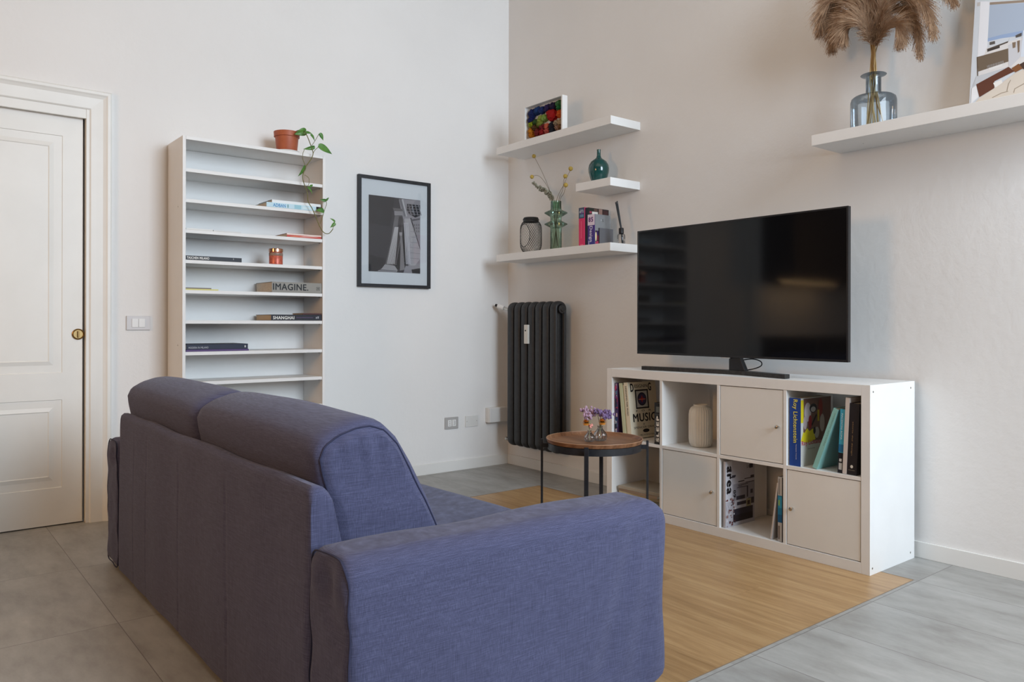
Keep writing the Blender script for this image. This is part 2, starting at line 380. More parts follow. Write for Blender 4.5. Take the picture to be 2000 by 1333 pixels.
# ---------------------------------------------------------------- kitchen side (seen only as a reflection in the screen)
KD = mat('dark_kitchen_front', (.03, .028, .026), .5); KC = mat('dark_worktop', (.05, .045, .04), .3)
t = thing('wall_cabinet', 'dark kitchen wall cabinet beyond the door on the left', 'cabinet', (-4.6, 0, 1.45))
B('body', KD, t, (-5.4, -.34, 1.45), (-3.82, -.001, 2.25), .003)
for k in range(3): B('door', KD, t, (-5.4 + k * .527 + .002, -.36, 1.452), (-5.4 + (k + 1) * .527 - .002, -.341, 2.248), .002)
t = thing('base_cabinet', 'dark kitchen base cabinet with worktop beyond the door on the left', 'cabinet', (-4.6, 0, 0))
B('body', KD, t, (-5.4, -.56, 0), (-3.82, -.013, .86), .003); B('worktop', KC, t, (-5.42, -.6, .861), (-3.80, -.001, .9), .003)
for k in range(3): B('door', KD, t, (-5.4 + k * .527 + .002, -.582, .1), (-5.4 + (k + 1) * .527 - .002, -.561, .855), .002)

# ---------------------------------------------------------------- sofa
def rrect(a0, a1, b0, b1, rad, seg=6):
    """closed rounded rectangle, rad = (r00, r10, r11, r01) going (a0,b0)->(a1,b0)->(a1,b1)->(a0,b1)"""
    cs = [((a0, b0), rad[0], 180), ((a1, b0), rad[1], 270), ((a1, b1), rad[2], 0), ((a0, b1), rad[3], 90)]
    sg = [(1, 1), (-1, 1), (-1, -1), (1, -1)]; pts = []
    for ((a, b), r, st), (sa, sb) in zip(cs, sg):
        for k in range(seg + 1):
            t_ = R(st + 90 * k / seg); pts.append((a + sa * r + r * math.cos(t_), b + sb * r + r * math.sin(t_)))
    return pts
def dens(pts, n):
    """resample a closed outline to n points"""
    m = len(pts); L = [0]
    for i in range(m): L.append(L[-1] + math.dist(pts[i], pts[(i + 1) % m]))
    out = []; j = 0
    for k in range(n):
        s_ = L[-1] * k / n
        while L[j + 1] < s_: j += 1
        f = (s_ - L[j]) / max(1e-9, L[j + 1] - L[j]); a, b = pts[j], pts[(j + 1) % m]
        out.append((a[0] + (b[0] - a[0]) * f, a[1] + (b[1] - a[1]) * f))
    return out
def inset(pts, d):
    """pull a convex outline inward by d"""
    m = len(pts); out = []
    cx = sum(p[0] for p in pts) / m; cy = sum(p[1] for p in pts) / m
    for p in pts:
        v = V((p[0] - cx, p[1] - cy)); l = v.length; v = v * max(0, (l - d * 1.2)) / l if l else v; out.append((cx + v.x, cy + v.y))
    return out
def nz(p, s=1.0, seed=0): return noise.noise(V((p.x * s + seed, p.y * s + seed * 1.7, p.z * s)))
sofa = thing('sofa', 'two-seat sofa in blue-grey woven fabric, seen from behind, back towards the camera', 'sofa', (-2.3, -1.905, 0))
def arm(y0, y1, seed, outer):
    x0, x1 = -2.79, -1.805; zt = .533
    prof = dens(rrect(y0, y1, .018, zt, (.01, .01, .05, .05), 6), 96)
    st = [(0, .022), (.003, .012), (.010, .004), (.022, .0)] + [(.022 + (x1 - x0 - .072) * k / 40, 0) for k in range(1, 41)] + [(x1 - x0 - .035, .003), (x1 - x0 - .016, .010), (x1 - x0 - .004, .022), (x1 - x0, .034)]
    rings = [[(x0 + d, a, b) for a, b in inset(prof, i)] for d, i in st]
    def fn(p):
        q = V(p); s_ = 1 if abs(q.y - outer) < .03 else 0
        dx = q.x - x0
        # pulled creases near the front end and slack near the rear corner
        cr = math.exp(-((q.x + 1.93 + (.50 - q.z) * .32) / .035) ** 2) * .010 * (1 if q.z > .1 else .3)
        cr += math.exp(-((q.x + 1.88 + (.5 - q.z) * .10) / .03) ** 2) * .006
        w_ = nz(q, 3.1, seed) * .012 + nz(q, 8, seed + 5) * .0030
        bulge = .012 * math.sin(math.pi * min(1, max(0, q.z / zt))) 
        sg = -1 if outer < (y0 + y1) / 2 else 1
        if s_: q.y += sg * (w_ + bulge - cr)
        if q.z > .50: q.z += .006 * nz(q, 5, seed + 2) - .003 * max(0, (q.x + 2.0) / .17) ** 2
        if dx < .01: q.x += -.006 * nz(q, 14, seed + 9) + .008 * math.exp(-((q.z - .47) / .03) ** 2) * math.sin(q.y * 60)
        q.y += (-sg) * .0 ; return q
    o = MB().loft(rings, 0, 14, fn).build('armrest', FAB, sofa)
    # seam around the rear end face
    tp = dens(rrect(y0 + .006, y1 - .006, .02, zt - .005, (.01, .01, .045, .045), 6), 80)
    MB().tube([fn(V((x0 + .004, a, b))) for a, b in tp], .0022, 6, closed=True).build('seam', SEAM, o)
    return o
arm(-3.0, -2.812, 3, -3.0); arm(-.972, -.79, 8, -.79)
# back panel: leaning slab
yA, yB = -2.808, -.975
prof = dens([(-2.782, .022), (-2.785, .30), (-2.783, .60), (-2.781, .640), (-2.776, .652), (-2.766, .656), (-2.752, .654), (-2.738, .646), (-2.728, .628), (-2.665, .36), (-2.62, .2), (-2.60, .022)], 110)
n_ = 230; L_ = yA - yB
st = [(0, .016), (.004, .008), (.012, .002), (.024, 0)] + [(.024 + (abs(L_) - .048) * k / n_, 0) for k in range(1, n_ + 1)] + [(abs(L_) - .012, .002), (abs(L_) - .004, .008), (abs(L_), .016)]
def fnb(p):
    q = V(p)
    if q.x < -2.75:
        q.x += .004 * nz(q, 2.5, 4) + .0012 * math.sin(q.y * 21 + 2 * nz(q, 1.2, 3)) - .004 * max(0, 1 - q.z / .5)
        q.x += sum(.0030 * math.exp(-((q.y - yy_ - .02 * (q.z - .4)) / .005) ** 2) for yy_ in (-1.22, -1.40, -1.80, -2.26)) * min(1, max(0, (.62 - q.z) / .1))
    if q.z > .62: q.z += .007 * nz(q, 4, 6) - .004
    return q
bp = MB().loft([[(a, yA + d, b) for a, b in inset(prof, i)] for d, i in st], 0, 12, fnb).build('back_panel', FAB, sofa)
# two back cushions: D shaped side, crowned body, seams along both side faces
cprof = dens([(-2.672, .40), (-2.692, .47), (-2.715, .58), (-2.738, .68), (-2.742, .715), (-2.728, .745), (-2.69, .768), (-2.64, .783), (-2.60, .786), (-2.56, .773), (-2.52, .735), (-2.478, .665), (-2.43, .57), (-2.392, .48), (-2.37, .40)], 90)
def cushion(y0, y1, seed):
    L = y1 - y0; ring = []
    st = [(0, .030), (.004, .016), (.010, .007), (.020, .001)] + [(.020 + (L - .04) * k / 26, -.012 * math.sin(math.pi * k / 26) ** .5) for k in range(1, 26)] + [(L - .020, .001), (L - .010, .007), (L - .004, .016), (L, .030)]
    def fn(p):
        q = V(p); f = (q.y - y0) / L; f = min(1, max(0, f))
        if f < .001 or f > .999:
            q.y += (-1 if f < .5 else 1) * (.010 * (1 - ((q.x + 2.55) / .22) ** 2) + .006 * nz(q, 9, seed) + .0035 * math.sin(q.x * 130 + q.z * 20) * max(0, (q.z - .62) / .15))
        q.z += .006 * nz(q, 3, seed) * (q.z > .5); q.x += .006 * nz(q, 3, seed + 4)
        return q
    o = MB().loft([[(a, y0 + d, b) for a, b in inset(cprof, i)] for d, i in st], 0, 12, fn).build('back_cushion', FAB, sofa)
    for yy, d in ((y0 + .0035, 1), (y1 - .0035, -1)):
        pr = inset(cprof, .015)
        MB().tube([fn(V((a, yy, b))) for a, b in pr if b > .42], .0022, 6).build('seam', SEAM, o)
cushion(-2.745, -1.825, 2); cushion(-1.818, -.90, 12)
# seat
sprof = dens(rrect(-2.66, -1.93, .235, .425, (.02, .03, .055, .03), 6), 90)
def fns(p):
    q = V(p)
    if q.z > .38: q.z += .006 * nz(q, 3, 21) + .012 * math.sin(math.pi * min(1, max(0, (q.y + 2.81) / .92)) if q.y < -1.9 else math.pi * min(1, max(0, (q.y + 1.89) / .92))) ** .4 - .008
    return q
for y0, y1 in ((-2.808, -1.896), (-1.890, -.978)):
    L = y1 - y0
    st = [(0, .02), (.006, .006), (.018, 0)] + [(.018 + (L - .036) * k / 20, 0) for k in range(1, 21)] + [(L - .006, .006), (L, .02)]
    MB().loft([[(a, y0 + d, b) for a, b in inset(sprof, i)] for d, i in st], 0, 10, fns).build('seat_cushion', FAB, sofa)
MB().box((-2.62, -2.806, .05), (-1.97, -.98, .232), 0, .01).build('base', FAB, sofa)
for x in (-2.70, -1.95):
    for y in (-2.9, -.88): MB().cyl((x, y, 0), (x, y, .0178), .022).build('foot', BLACKM, sofa)
for x in (-2.70, -2.02):
    for y in (-2.4, -1.35): MB().cyl((x if x > -2.5 else -2.6, y, 0), (x if x > -2.5 else -2.6, y, .052), .022).build('foot', BLACKM, sofa)

# ---------------------------------------------------------------- tall bookcase
bx0, bx1, byf, byb = -2.345, -1.562, -.28, -.0125
bc = thing('bookcase', 'tall narrow white bookcase with many closely spaced shelves against the wall', 'bookcase', (-1.95, -.14, 0))
B('side_panel', FOIL, bc, (bx0, byf, 0), (bx0 + .016, byb, 1.976)); B('side_panel', FOIL, bc, (bx1 - .016, byf, 0), (bx1, byb, 1.976))
B('top_panel', FOIL, bc, (bx0 + .0162, byf, 1.958), (bx1 - .0162, byb, 1.976))
B('back_panel', FOIL, bc, (bx0 + .0165, byb - .006, .06), (bx1 - .0165, byb - .001, 1.957), 0)
SH = [1.811, 1.654, 1.497, 1.341, 1.186, 1.030, .867, .711, .555, .40, .235, .078]
for z in SH: B('shelf', FOIL, bc, (bx0 + .0165, byf + .004, z - .018), (bx1 - .0165, byb - .0065, z))
B('plinth', FOIL, bc, (bx0 + .0165, byf + .02, 0), (bx1 - .0165, byf + .036, .058))
for z in SH[:8]:
    for x in (bx0 + .0163, bx1 - .0163 - .006): B('shelf_pin', CHROME, bc, (x, byf + .035, z - .0235), (x + .006, byf + .043, z - .0185), 0)
for z in (1.62, .9): lab(MB().lathe([(.0, 0), (.004, 0), (.004, .001), (0, .0015)], (bx0, -.2, z), 12, ax=(-1, 0, 0), cap0=False, cap1=False).build('screw_cap', GREYP, bc), 'small grey screw cap')

def book(name, label, cat, loc, A, Bv, Cv, L, T, W, cover, group=None, pages=PAPER, board=.002, spine=None, over=.003, art=None):
    """A = along the spine, Bv = thickness, Cv = away from the spine; loc = corner of the spine"""
    A, Bv, Cv = [V(q).normalized() for q in (A, Bv, Cv)]
    t = thing(name, label, cat, loc, group); o = V(loc)
    M = Matrix((A, Bv, Cv)).transposed().to_4x4(); M.translation = o
    mb = MB(); bd = min(board, T * .2)
    mb.box((0, 0, 0), (L, T, bd), 1, 0, M); mb.box((0, 0, bd), (L, bd, W), 0, 0, M); mb.box((0, T - bd, bd), (L, T, W), 0, 0, M)
    mb.build('cover', [cover, spine or cover], t, bevel=min(.0012, bd * .4))
    ov = min(over, T)
    MB().box((ov, bd * 1.02, bd * 1.02), (L - ov, T - bd * 1.02, W - ov), 0, 0, M).build('pages', pages, t)
    if art: art(t, o, A, Bv, Cv, L, T, W)
    return t
def art_poly(name, parent, o, U, W, items, lift=.0005, label=None):
    """flat print made of coloured polygons (u,v in metres), stacked by tenths of a millimetre"""
    U = V(U).normalized(); W = V(W).normalized(); N = U.cross(W).normalized(); o = V(o); mb = MB(); ms = []; k = 0
    for col, pts in items:
        m_ = col if not isinstance(col, tuple) else cm(*col)
        if m_ not in ms: ms.append(m_)
        mb.poly([o + U * a + W * b + N * (lift + k * .00004) for a, b in pts], ms.index(m_)); k += 1
    ob = mb.build(name, ms, parent, fix=False)
    if label: lab(ob, label)
    return ob
def rc(a, b, c, d): return [(a, b), (c, b), (c, d), (a, d)]
def ell(cx, cy, rx, ry, n=28): return [(cx + rx * math.cos(2 * math.pi * i / n), cy + ry * math.sin(2 * math.pi * i / n)) for i in range(n)]
def title(parent, txt, o, U, W, w_, h, m, bold=0, lift=.0008, name='title'):
    return MB().text(txt, o, U, W, w_, h, 0, bold, lift).build(name, m, parent, fix=False)
INK = cm(25, 25, 28); WHT = cm(232, 230, 225); X_ = (1, 0, 0); Y_ = (0, 1, 0); Z_ = (0, 0, 1); NX = (-1, 0, 0); NY = (0, -1, 0); NZ = (0, 0, -1)
GB = 'books and magazines lying on the bookcase shelves'
fy = byf + .006
def flat(label, x, z, L, T, W, cover, **k):
    return book(k.pop('name', 'book'), label, k.pop('cat', 'book'), (x, k.pop('y', fy), z), X_, Z_, Y_, L, T, W, cover, GB, **k)
# third shelf: pale blue book and white book on top
t = flat('thick pale blue book with blue lettering on its spine, third shelf, under a white book', -1.905, SH[1] + .0005, .29, .026, .20, cm(178, 212, 226), spine=cm(190, 218, 230))
title(t, 'ADBAN', (-1.868, fy, SH[1] + .004), X_, Z_, .072, .018, cm(48, 128, 190), .02)
art_poly('spine_print', t, (-1.905, fy, SH[1] + .0005), X_, Z_, [((190, 218, 230), rc(.001, .001, .289, .025)), ((120, 160, 165), rc(.118, .004, .126, .022)), ((150, 196, 210), rc(.16, .002, .20, .024)), ((205, 226, 232), rc(.21, .006, .26, .02))])
flat('white book with a dark cover lying on the pale blue book in the bookcase', -1.872, SH[1] + .027, .288, .016, .20, cm(70, 66, 60), spine=cm(228, 232, 233), y=fy + .006)
# fourth shelf
flat('thin white magazine lying at the left end of the fourth shelf', -2.326, SH[2] + .0005, .135, .007, .20, cm(225, 225, 222), name='magazine', cat='magazine', pages=WHT)
flat('thin white magazine lying beside another near the middle of the fourth shelf', -2.188, SH[2] + .0005, .145, .006, .20, cm(215, 215, 214), name='magazine', cat='magazine', pages=WHT)
t = flat('red and white striped book lying at the right end of the fourth shelf', -1.789, SH[2] + .0005, .205, .020, .22, cm(120, 60, 50), spine=cm(196, 82, 72))
art_poly('spine_print', t, (-1.789, fy, SH[2] + .0005), X_, Z_, [((232, 222, 212), [(.0, .012), (.205, .013), (.205, .019), (.0, .019)]), ((228, 190, 178), [(.05, .004), (.08, .003), (.19, .010), (.16, .012)]), ((214, 120, 84), [(.01, .002), (.06, .002), (.1, .006), (.04, .007)])])
# fifth shelf
t = flat('black book with white spine lettering at the left end of the fifth shelf', -2.327, SH[3] + .0005, .287, .022, .22, cm(42, 44, 50), spine=cm(40, 43, 50))
title(t, 'TASCHEN MILANO', (-2.322, fy, SH[3] + .005), X_, Z_, .112, .013, WHT, .03); title(t, 'Y', (-2.087, fy, SH[3] + .010), X_, Z_, .006, .008, WHT)
# sixth shelf
flat('thin yellow magazine lying under a grey one, left end of the sixth shelf', -2.327, SH[4] + .0005, .165, .006, .21, cm(214, 208, 120), name='magazine', cat='magazine', pages=cm(220, 215, 150))
flat('thin grey magazine lying on a yellow one, left end of the sixth shelf', -2.327, SH[4] + .0068, .13, .006, .21, cm(120, 112, 106), name='magazine', cat='magazine', pages=WHT, y=fy + .004)
t = flat('thick grey book with large black spine lettering IMAGINE, sixth shelf', -1.874, SH[4] + .0005, .294, .058, .24, cm(138, 134, 126), spine=cm(140, 137, 130), board=.003)
title(t, 'IMAGINE.', (-1.868, fy, SH[4] + .013), X_, Z_, .206, .037, INK, .025)
title(t, 'o', (-1.607, fy, SH[4] + .022), X_, Z_, .008, .009, INK, .05)
mb = MB()
for a, b in (((0, 0), (.019, .0015)), ((0, .0175), (.019, .019)), ((0, 0), (.0015, .019)), ((.0175, 0), (.019, .019))):
    mb.box((-1.6125 + a[0], fy - .0007, SH[4] + .0165 + a[1]), (-1.6125 + b[0], fy - .0001, SH[4] + .0165 + b[1]))
mb.build('emblem', INK, t)
# seventh shelf
t = flat('black book with white spine lettering SHANGHAI, seventh shelf', -1.878, SH[5] + .0005, .298, .033, .23, cm(28, 28, 36), spine=cm(28, 29, 40), pages=cm(196, 168, 128))
title(t, 'SHANGHAI', (-1.867, fy, SH[5] + .007), X_, Z_, .122, .018, WHT, .025)
art_poly('spine_print', t, (-1.878, fy, SH[5] + .0005), X_, Z_, [((78, 62, 92), rc(.145, .015, .245, .019)), ((170, 170, 176), rc(.262, .011, .268, .021)), ((170, 170, 176), rc(.272, .012, .279, .024))])
flat('small dark red book lying on the black book on the seventh shelf', -1.694, SH[5] + .034, .11, .009, .15, cm(74, 40, 38))
# eighth shelf
t = flat('large purple folder lying on the eighth shelf under a dark blue book', -2.326, SH[6] + .0005, .325, .010, .22, cm(84, 62, 112), name='folder', cat='folder', pages=cm(92, 80, 112))
t = flat('dark blue book lying on the purple folder on the eighth shelf', -2.322, SH[6] + .011, .318, .027, .22, cm(30, 34, 50), spine=cm(28, 36, 58), y=fy + .004)
title(t, 'MODERN IN MILANO', (-2.312, fy + .004, SH[6] + .016), X_, Z_, .10, .010, cm(170, 172, 180), .02); title(t, 'o', (-2.023, fy + .004, SH[6] + .018), X_, Z_, .007, .012, WHT, .05)
# copper jar candle
t = thing('candle_jar', 'copper and red glass candle jar with a shiny copper lid on the fifth shelf', 'candle', (-1.828, -.215, SH[3]))
MB().lathe([(.034, .0003), (.037, .004), (.037, .066), (.034, .070)], t.location, 40).build('jar', m_noise('red_copper_print', (.42, .07, .04), (.62, .16, .10), 60, .35, metal=.2), t)
lab(MB().lathe([(.0372, .050), (.0378, .051), (.0378, .066), (.0372, .067)], t.location, 40, cap0=False, cap1=False).build('label_band', m_noise('grey_copper_print', (.20, .14, .11), (.36, .22, .16), 50, .4), t), 'grey patterned band')
lab(MB().lathe([(.036, .0705), (.0385, .072), (.0385, .088), (.034, .091), (.0, .0915)], t.location, 40, cap1=False).build('lid', mat('polished_copper', (.75, .42, .28), .18, 1), t), 'shiny copper lid')

# ---------------------------------------------------------------- trailing plant on the bookcase
px, py = -1.745, -.165
sc = MB().lathe([(.0, 1.9765), (.052, 1.9765), (.068, 1.990), (.071, 1.994), (.067, 1.992), (.0605, 1.9808), (0, 1.9808)], (px, py, 0), 40, cap0=False, cap1=False).build('saucer', WHITE)
tag(sc, 'white saucer under the terracotta pot on top of the bookcase', 'saucer')
pl = thing('trailing_plant', 'pothos with a long trailing vine in a terracotta pot on top of the bookcase', 'plant', (px, py, 1.9815))
z0 = 1.9815
MB().lathe([(.0, 0), (.054, 0), (.056, .004), (.0645, .092), (.0705, .094), (.0725, .122), (.069, .123), (.066, .10), (0, .10)], (px, py, z0), 48, cap0=False, cap1=False).build('pot', TERRA, pl)
MB().lathe([(.0, .106), (.04, .107), (.064, .104)], (px, py, z0), 32, cap0=False, cap1=False).build('soil', SOIL, pl)
# pixel-measured vine, placed in the plane just in front of the shelves
Cc = V((-3.5056, -4.4219, 1.0169)); Ff = V((.62509, .78055, 0)); Rr = V((.78055, -.62509, 0))
def at(x, y, axis, val):
    d = Ff + Rr * ((x - 1000) / 1514.165) + V((0, 0, 1)) * ((632.13 - y) / 1514.165 + .002 * (x - 1000) / 1514.165); t_ = (val - Cc[axis]) / d[axis]
    return Cc + d * t_
def vp(x, y, d=-.31): return at(530 + x / 5.671, 235 + y / 5.671, 1, d)
def smooth_path(pts, n=6):
    pts = [V(p) for p in pts]; out = []
    for i in range(len(pts) - 1):
        a = pts[max(i - 1, 0)]; b = pts[i]; c = pts[i + 1]; d = pts[min(i + 2, len(pts) - 1)]
        for k in range(n):
            t_ = k / n; out.append(.5 * ((2 * b) + (c - a) * t_ + (2 * a - 5 * b + 4 * c - d) * t_ * t_ + (3 * b - a - 3 * c + d) * t_ ** 3))
    return out + [pts[-1]]
vines = [
    ([V((px, py, z0 + .105)), V((px + .05, py - .03, z0 + .135)), vp(345, 110, -.24), vp(385, 160), vp(415, 230), vp(440, 300), vp(458, 370), vp(430, 440), vp(378, 515), vp(350, 590), vp(345, 650), vp(365, 720), vp(395, 800), vp(405, 900), vp(450, 980), vp(490, 1070), vp(530, 1170), vp(580, 1245), vp(635, 1255), vp(680, 1205)], .0024),
    ([vp(458, 370), vp(480, 330), vp(520, 295)], .0016), ([vp(440, 285), vp(475, 235), vp(522, 155)], .0015),
    ([vp(378, 515), vp(345, 430), vp(345, 370), vp(362, 325)], .0015), ([vp(365, 605), vp(410, 640), vp(415, 690), vp(400, 735)], .0015),
    ([vp(535, 1150), vp(565, 1070), vp(590, 985), vp(608, 930), vp(600, 885)], .0015), ([vp(640, 1255), vp(675, 1210), vp(690, 1160)], .0015)]
for pts, r in vines: MB().tube(smooth_path(pts), r, 6).build('vine', STEM, pl)
def leaf(base_, tip, wd, roll=0, droop=.15):
    base_ = V(base_); tip = V(tip); ax = tip - base_; L = ax.length; ax.normalize()
    side = ax.cross(V((.45, -.85, .25))).normalized(); nrm = side.cross(ax).normalized()
    side, nrm = side * math.cos(roll) + nrm * math.sin(roll), nrm * math.cos(roll) - side * math.sin(roll)
    prof = [(-.04, .0), (-.07, .22), (.0, .38), (.12, .48), (.28, .50), (.45, .44), (.62, .33), (.78, .19), (.9, .08), (1, 0)]
    vs = []; fs = []
    for f, h in prof:
        for s_ in (-1, -.5, 0, .5, 1):
            ff = f if abs(s_) > .1 else max(f, 0.0)
            vs.append(base_ + ax * (L * ff) + side * (s_ * h * wd) + nrm * (abs(s_) * h * wd * .35 - droop * L * ff * ff))
    for j in range(len(prof) - 1):
        for k in range(4): fs.append((j * 5 + k, j * 5 + k + 1, j * 5 + 6 + k, j * 5 + 5 + k))
    o = MB().add(vs, fs, 0, True).build('leaf', LEAF, pl, fix=False)
    sd = o.modifiers.new('s', 'SOLIDIFY'); sd.thickness = .0006
for a, b, wd, rl, dd in [((375, 120), (258, 155), .044, .2, -.26), ((385, 140), (450, 140), .024, .5, -.31), ((430, 165), (485, 225), .034, .2, -.31), ((530, 150), (578, 222), .028, -.3, -.31),
        ((470, 298), (358, 325), .024, .5, -.31), ((525, 285), (682, 370), .040, -.3, -.31), ((365, 510), (308, 628), .030, .3, -.31), ((400, 745), (462, 810), .026, .2, -.31),
        ((425, 735), (462, 712), .014, 0, -.31), ((600, 890), (538, 880), .018, .6, -.31), ((600, 890), (640, 855), .012, 0, -.31), ((575, 1010), (495, 990), .036, -.2, -.31), ((700, 1125), (652, 1082), .016, 0, -.31), ((700, 1140), (655, 1192), .022, 0, -.31)]:
    leaf(vp(*a, dd), vp(*b, dd), wd, rl)

# ---------------------------------------------------------------- framed photograph
fx0, fx1, fz0, fz1 = -1.218, -.684, 1.248, 1.955
fr = thing('picture_frame', 'black framed black-and-white photograph of fluted columns hanging beside the bookcase', 'picture', (-.951, -.002, 1.6))
mb = MB(); tw = .020
for a, b in (((fx0, fz0), (fx0 + tw, fz1)), ((fx1 - tw, fz0), (fx1, fz1)), ((fx0 + tw, fz0), (fx1 - tw, fz0 + tw)), ((fx0 + tw, fz1 - tw), (fx1 - tw, fz1))):
    mb.box((a[0], -.026, a[1]), (b[0], -.0008, b[1]))
mb.build('frame', BLACKM, fr, bevel=.001)
MB().box((fx0 + tw, -.011, fz0 + tw), (fx1 - tw, -.005, fz1 - tw)).build('mat_board', MATB, fr)
ax0, az0, aw, ah = -1.141, 1.347, .383, .487
def P4(zx, zy):   # zoomed picture coordinates -> metres on the print
    return ((zx - 200) / 489 * aw, (1 - (zy - (297 + (zx - 200) * .107)) / ((1020 + (zx - 200) * .035) - (297 + (zx - 200) * .107))) * ah)
def Q(*pts): return [P4(*p) for p in pts]
it = [((62, 60, 64), rc(0, 0, aw, ah)), ((46, 44, 48), Q((200, 860), (350, 900), (350, 1025), (200, 1020))), ((52, 50, 54), Q((200, 297), (440, 322), (400, 600), (200, 560))),
      ((150, 146, 150), Q((520, 335), (688, 352), (688, 1038), (600, 1030), (575, 970), (540, 700), (515, 500), (480, 340))),
      ((176, 172, 174), Q((535, 520), (600, 520), (688, 800), (688, 900), (640, 960), (590, 960))),
      ((44, 42, 46), Q((560, 380), (688, 395), (688, 490), (640, 510), (580, 480), (556, 440))),
      ((40, 38, 42), Q((590, 515), (600, 512), (690, 800), (690, 815))), ((96, 92, 96), Q((605, 545), (688, 530), (688, 515), (600, 528)))]
for k in range(4):
    it.append(((140, 138, 142), Q((570 + k * 32, 385), (578 + k * 32, 386), (606 + k * 32, 490), (598 + k * 32, 490))))
    it.append(((128, 124, 130), Q((560, 400 + k * 24), (688, 404 + k * 26), (688, 409 + k * 26), (562, 405 + k * 24))))
for k in range(9): it.append(((118, 114, 118), Q((624 + (k % 3) * 22, 570 + (k // 3) * 30), (636 + (k % 3) * 22, 572 + (k // 3) * 30), (640 + (k % 3) * 20, 590 + (k // 3) * 30), (626 + (k % 3) * 22, 588 + (k // 3) * 30))))
it += [((30, 28, 32), Q((470, 510), (522, 520), (530, 700), (545, 980), (470, 1000), (430, 960))),
       ((108, 104, 106), Q((442, 490), (518, 500), (515, 640), (455, 960), (355, 950), (400, 760))),
       ((66, 62, 64), Q((480, 500), (518, 505), (505, 640), (450, 960), (425, 960)))]
for k in range(6): it.append(((190, 186, 186), Q((440 + k * 6, 600), (446 + k * 6, 600), (377 + k * 13, 950), (369 + k * 13, 950))))
it += [((150, 146, 148), Q((436, 450), (516, 452), (520, 492), (438, 490))), ((100, 96, 98), Q((420, 420), (516, 430), (516, 452), (434, 450))),
       ((160, 158, 160), Q((350, 952), (440, 965), (468, 1005), (462, 1026), (278, 1018), (318, 995))), ((90, 88, 92), Q((300, 1002), (460, 1012), (460, 1018), (290, 1010))),
       ((132, 128, 130), Q((492, 680), (512, 682), (538, 1000), (490, 1010), (496, 800))), ((160, 156, 158), Q((484, 650), (514, 650), (512, 682), (488, 680))),
       ((146, 144, 150), Q((545, 965), (600, 965), (616, 1005), (612, 1034), (525, 1030), (538, 990)))]
for k in range(4): it.append(((206, 204, 208), Q((528 + k * 12, 560), (534 + k * 12, 560), (556 + k * 12, 950), (549 + k * 12, 950))))
for k in range(6): it.append(((140, 138, 142), Q((590, 640 + k * 50), (688, 648 + k * 50), (688, 651 + k * 50), (590, 643 + k * 50))))
it += [((120, 118, 122), Q((482, 335), (505, 337), (545, 500), (530, 500))), ((188, 186, 188), Q((505, 337), (520, 338), (560, 500), (548, 500))), ((40, 40, 44), Q((600, 1000), (688, 985), (688, 1038), (612, 1034)))]
art_poly('photo_print', fr, (ax0, -.0112, az0), X_, Z_, it, .0002)
MB().box((fx0 + tw, -.0165, fz0 + tw), (fx1 - tw, -.0150, fz1 - tw)).build('glazing', PICG, fr)

# ---------------------------------------------------------------- switches and sockets on the left wall
t = thing('light_switch', 'pale rectangular light switch plate with two rockers between door and bookcase', 'light switch', (-2.49, 0, 1.016))
B('plate', mat('switch_plate', (.60, .59, .60), .35), t, (-2.548, -.009, .978), (-2.431, -.0002, 1.053), .003)
for k in range(2): B('rocker', PLASTIC, t, (-2.522 + k * .033, -.0125, .993), (-2.4905 + k * .033, -.0091, 1.038), .0015)
t = thing('wall_socket', 'grey plate wall socket, left one of the two low on the wall', 'socket', (-.499, 0, .331))
B('plate', GREYP, t, (-.554, -.009, .291), (-.444, -.0002, .372), .003)
B('outlet', PLASTIC, t, (-.532, -.0115, .309), (-.502, -.0091, .354), .001); B('outlet', PLASTIC, t, (-.496, -.0115, .309), (-.466, -.0091, .354), .001)
mb = MB()
for x in (-.517, -.481):
    for z in (.319, .3315, .344): mb.cyl((x, -.0122, z), (x, -.0116, z), .0024, 10)
for z in (.3255, .3375): mb.cyl((-.4745, -.0122, z), (-.4745, -.0116, z), .0022, 10)
mb.build('socket_hole', HOLE, t)
t = thing('blank_plate', 'plain white blank plate right of the grey wall socket', 'cover plate', (-.328, 0, .331))
B('plate', mat('white_plate', (.72, .715, .69), .4), t, (-.383, -.006, .293), (-.273, -.0002, .370), .002)
mb = MB()
for x in (-.370, -.286): mb.cyl((x, -.0068, .3315), (x, -.0061, .3315), .003, 12)
mb.build('screw_cap', GREYP, t)
t = thing('junction_box', 'white rectangular box mounted low on the wall beside the dark radiator', 'box', (-.125, 0, .36))
B('body', PLASTIC, t, (-.206, -.042, .312), (-.036, -.0003, .418), .006); B('lid', PLASTIC, t, (-.204, -.052, .314), (-.038, -.0425, .416), .006)

# ---------------------------------------------------------------- radiator
rad = thing('radiator', 'tall dark anthracite column radiator on the wall in the corner', 'radiator', (-.1, -.43, .165))
pitch = .0742; y0r = -.205; rx0, rx1, rz0, rz1 = -.137, -.061, .181, 1.149; rr_ = .036
path = []
def padd(x, z, a): path.append((V((x, 0, z)), V((math.cos(a), 0, math.sin(a)))))
for cx_, cz_, st_ in ((rx1 - rr_, rz1 - rr_, 0), (rx0 + rr_, rz1 - rr_, 90), (rx0 + rr_, rz0 + rr_, 180), (rx1 - rr_, rz0 + rr_, 270)):
    for k in range(9): a = R(st_ + 90 * k / 8); padd(cx_ + rr_ * math.cos(a), cz_ + rr_ * math.sin(a), a)
cross = [(.0155 * math.cos(2 * math.pi * k / 20), .0325 * math.copysign(abs(math.sin(2 * math.pi * k / 20)) ** .8, math.sin(2 * math.pi * k / 20))) for k in range(20)]
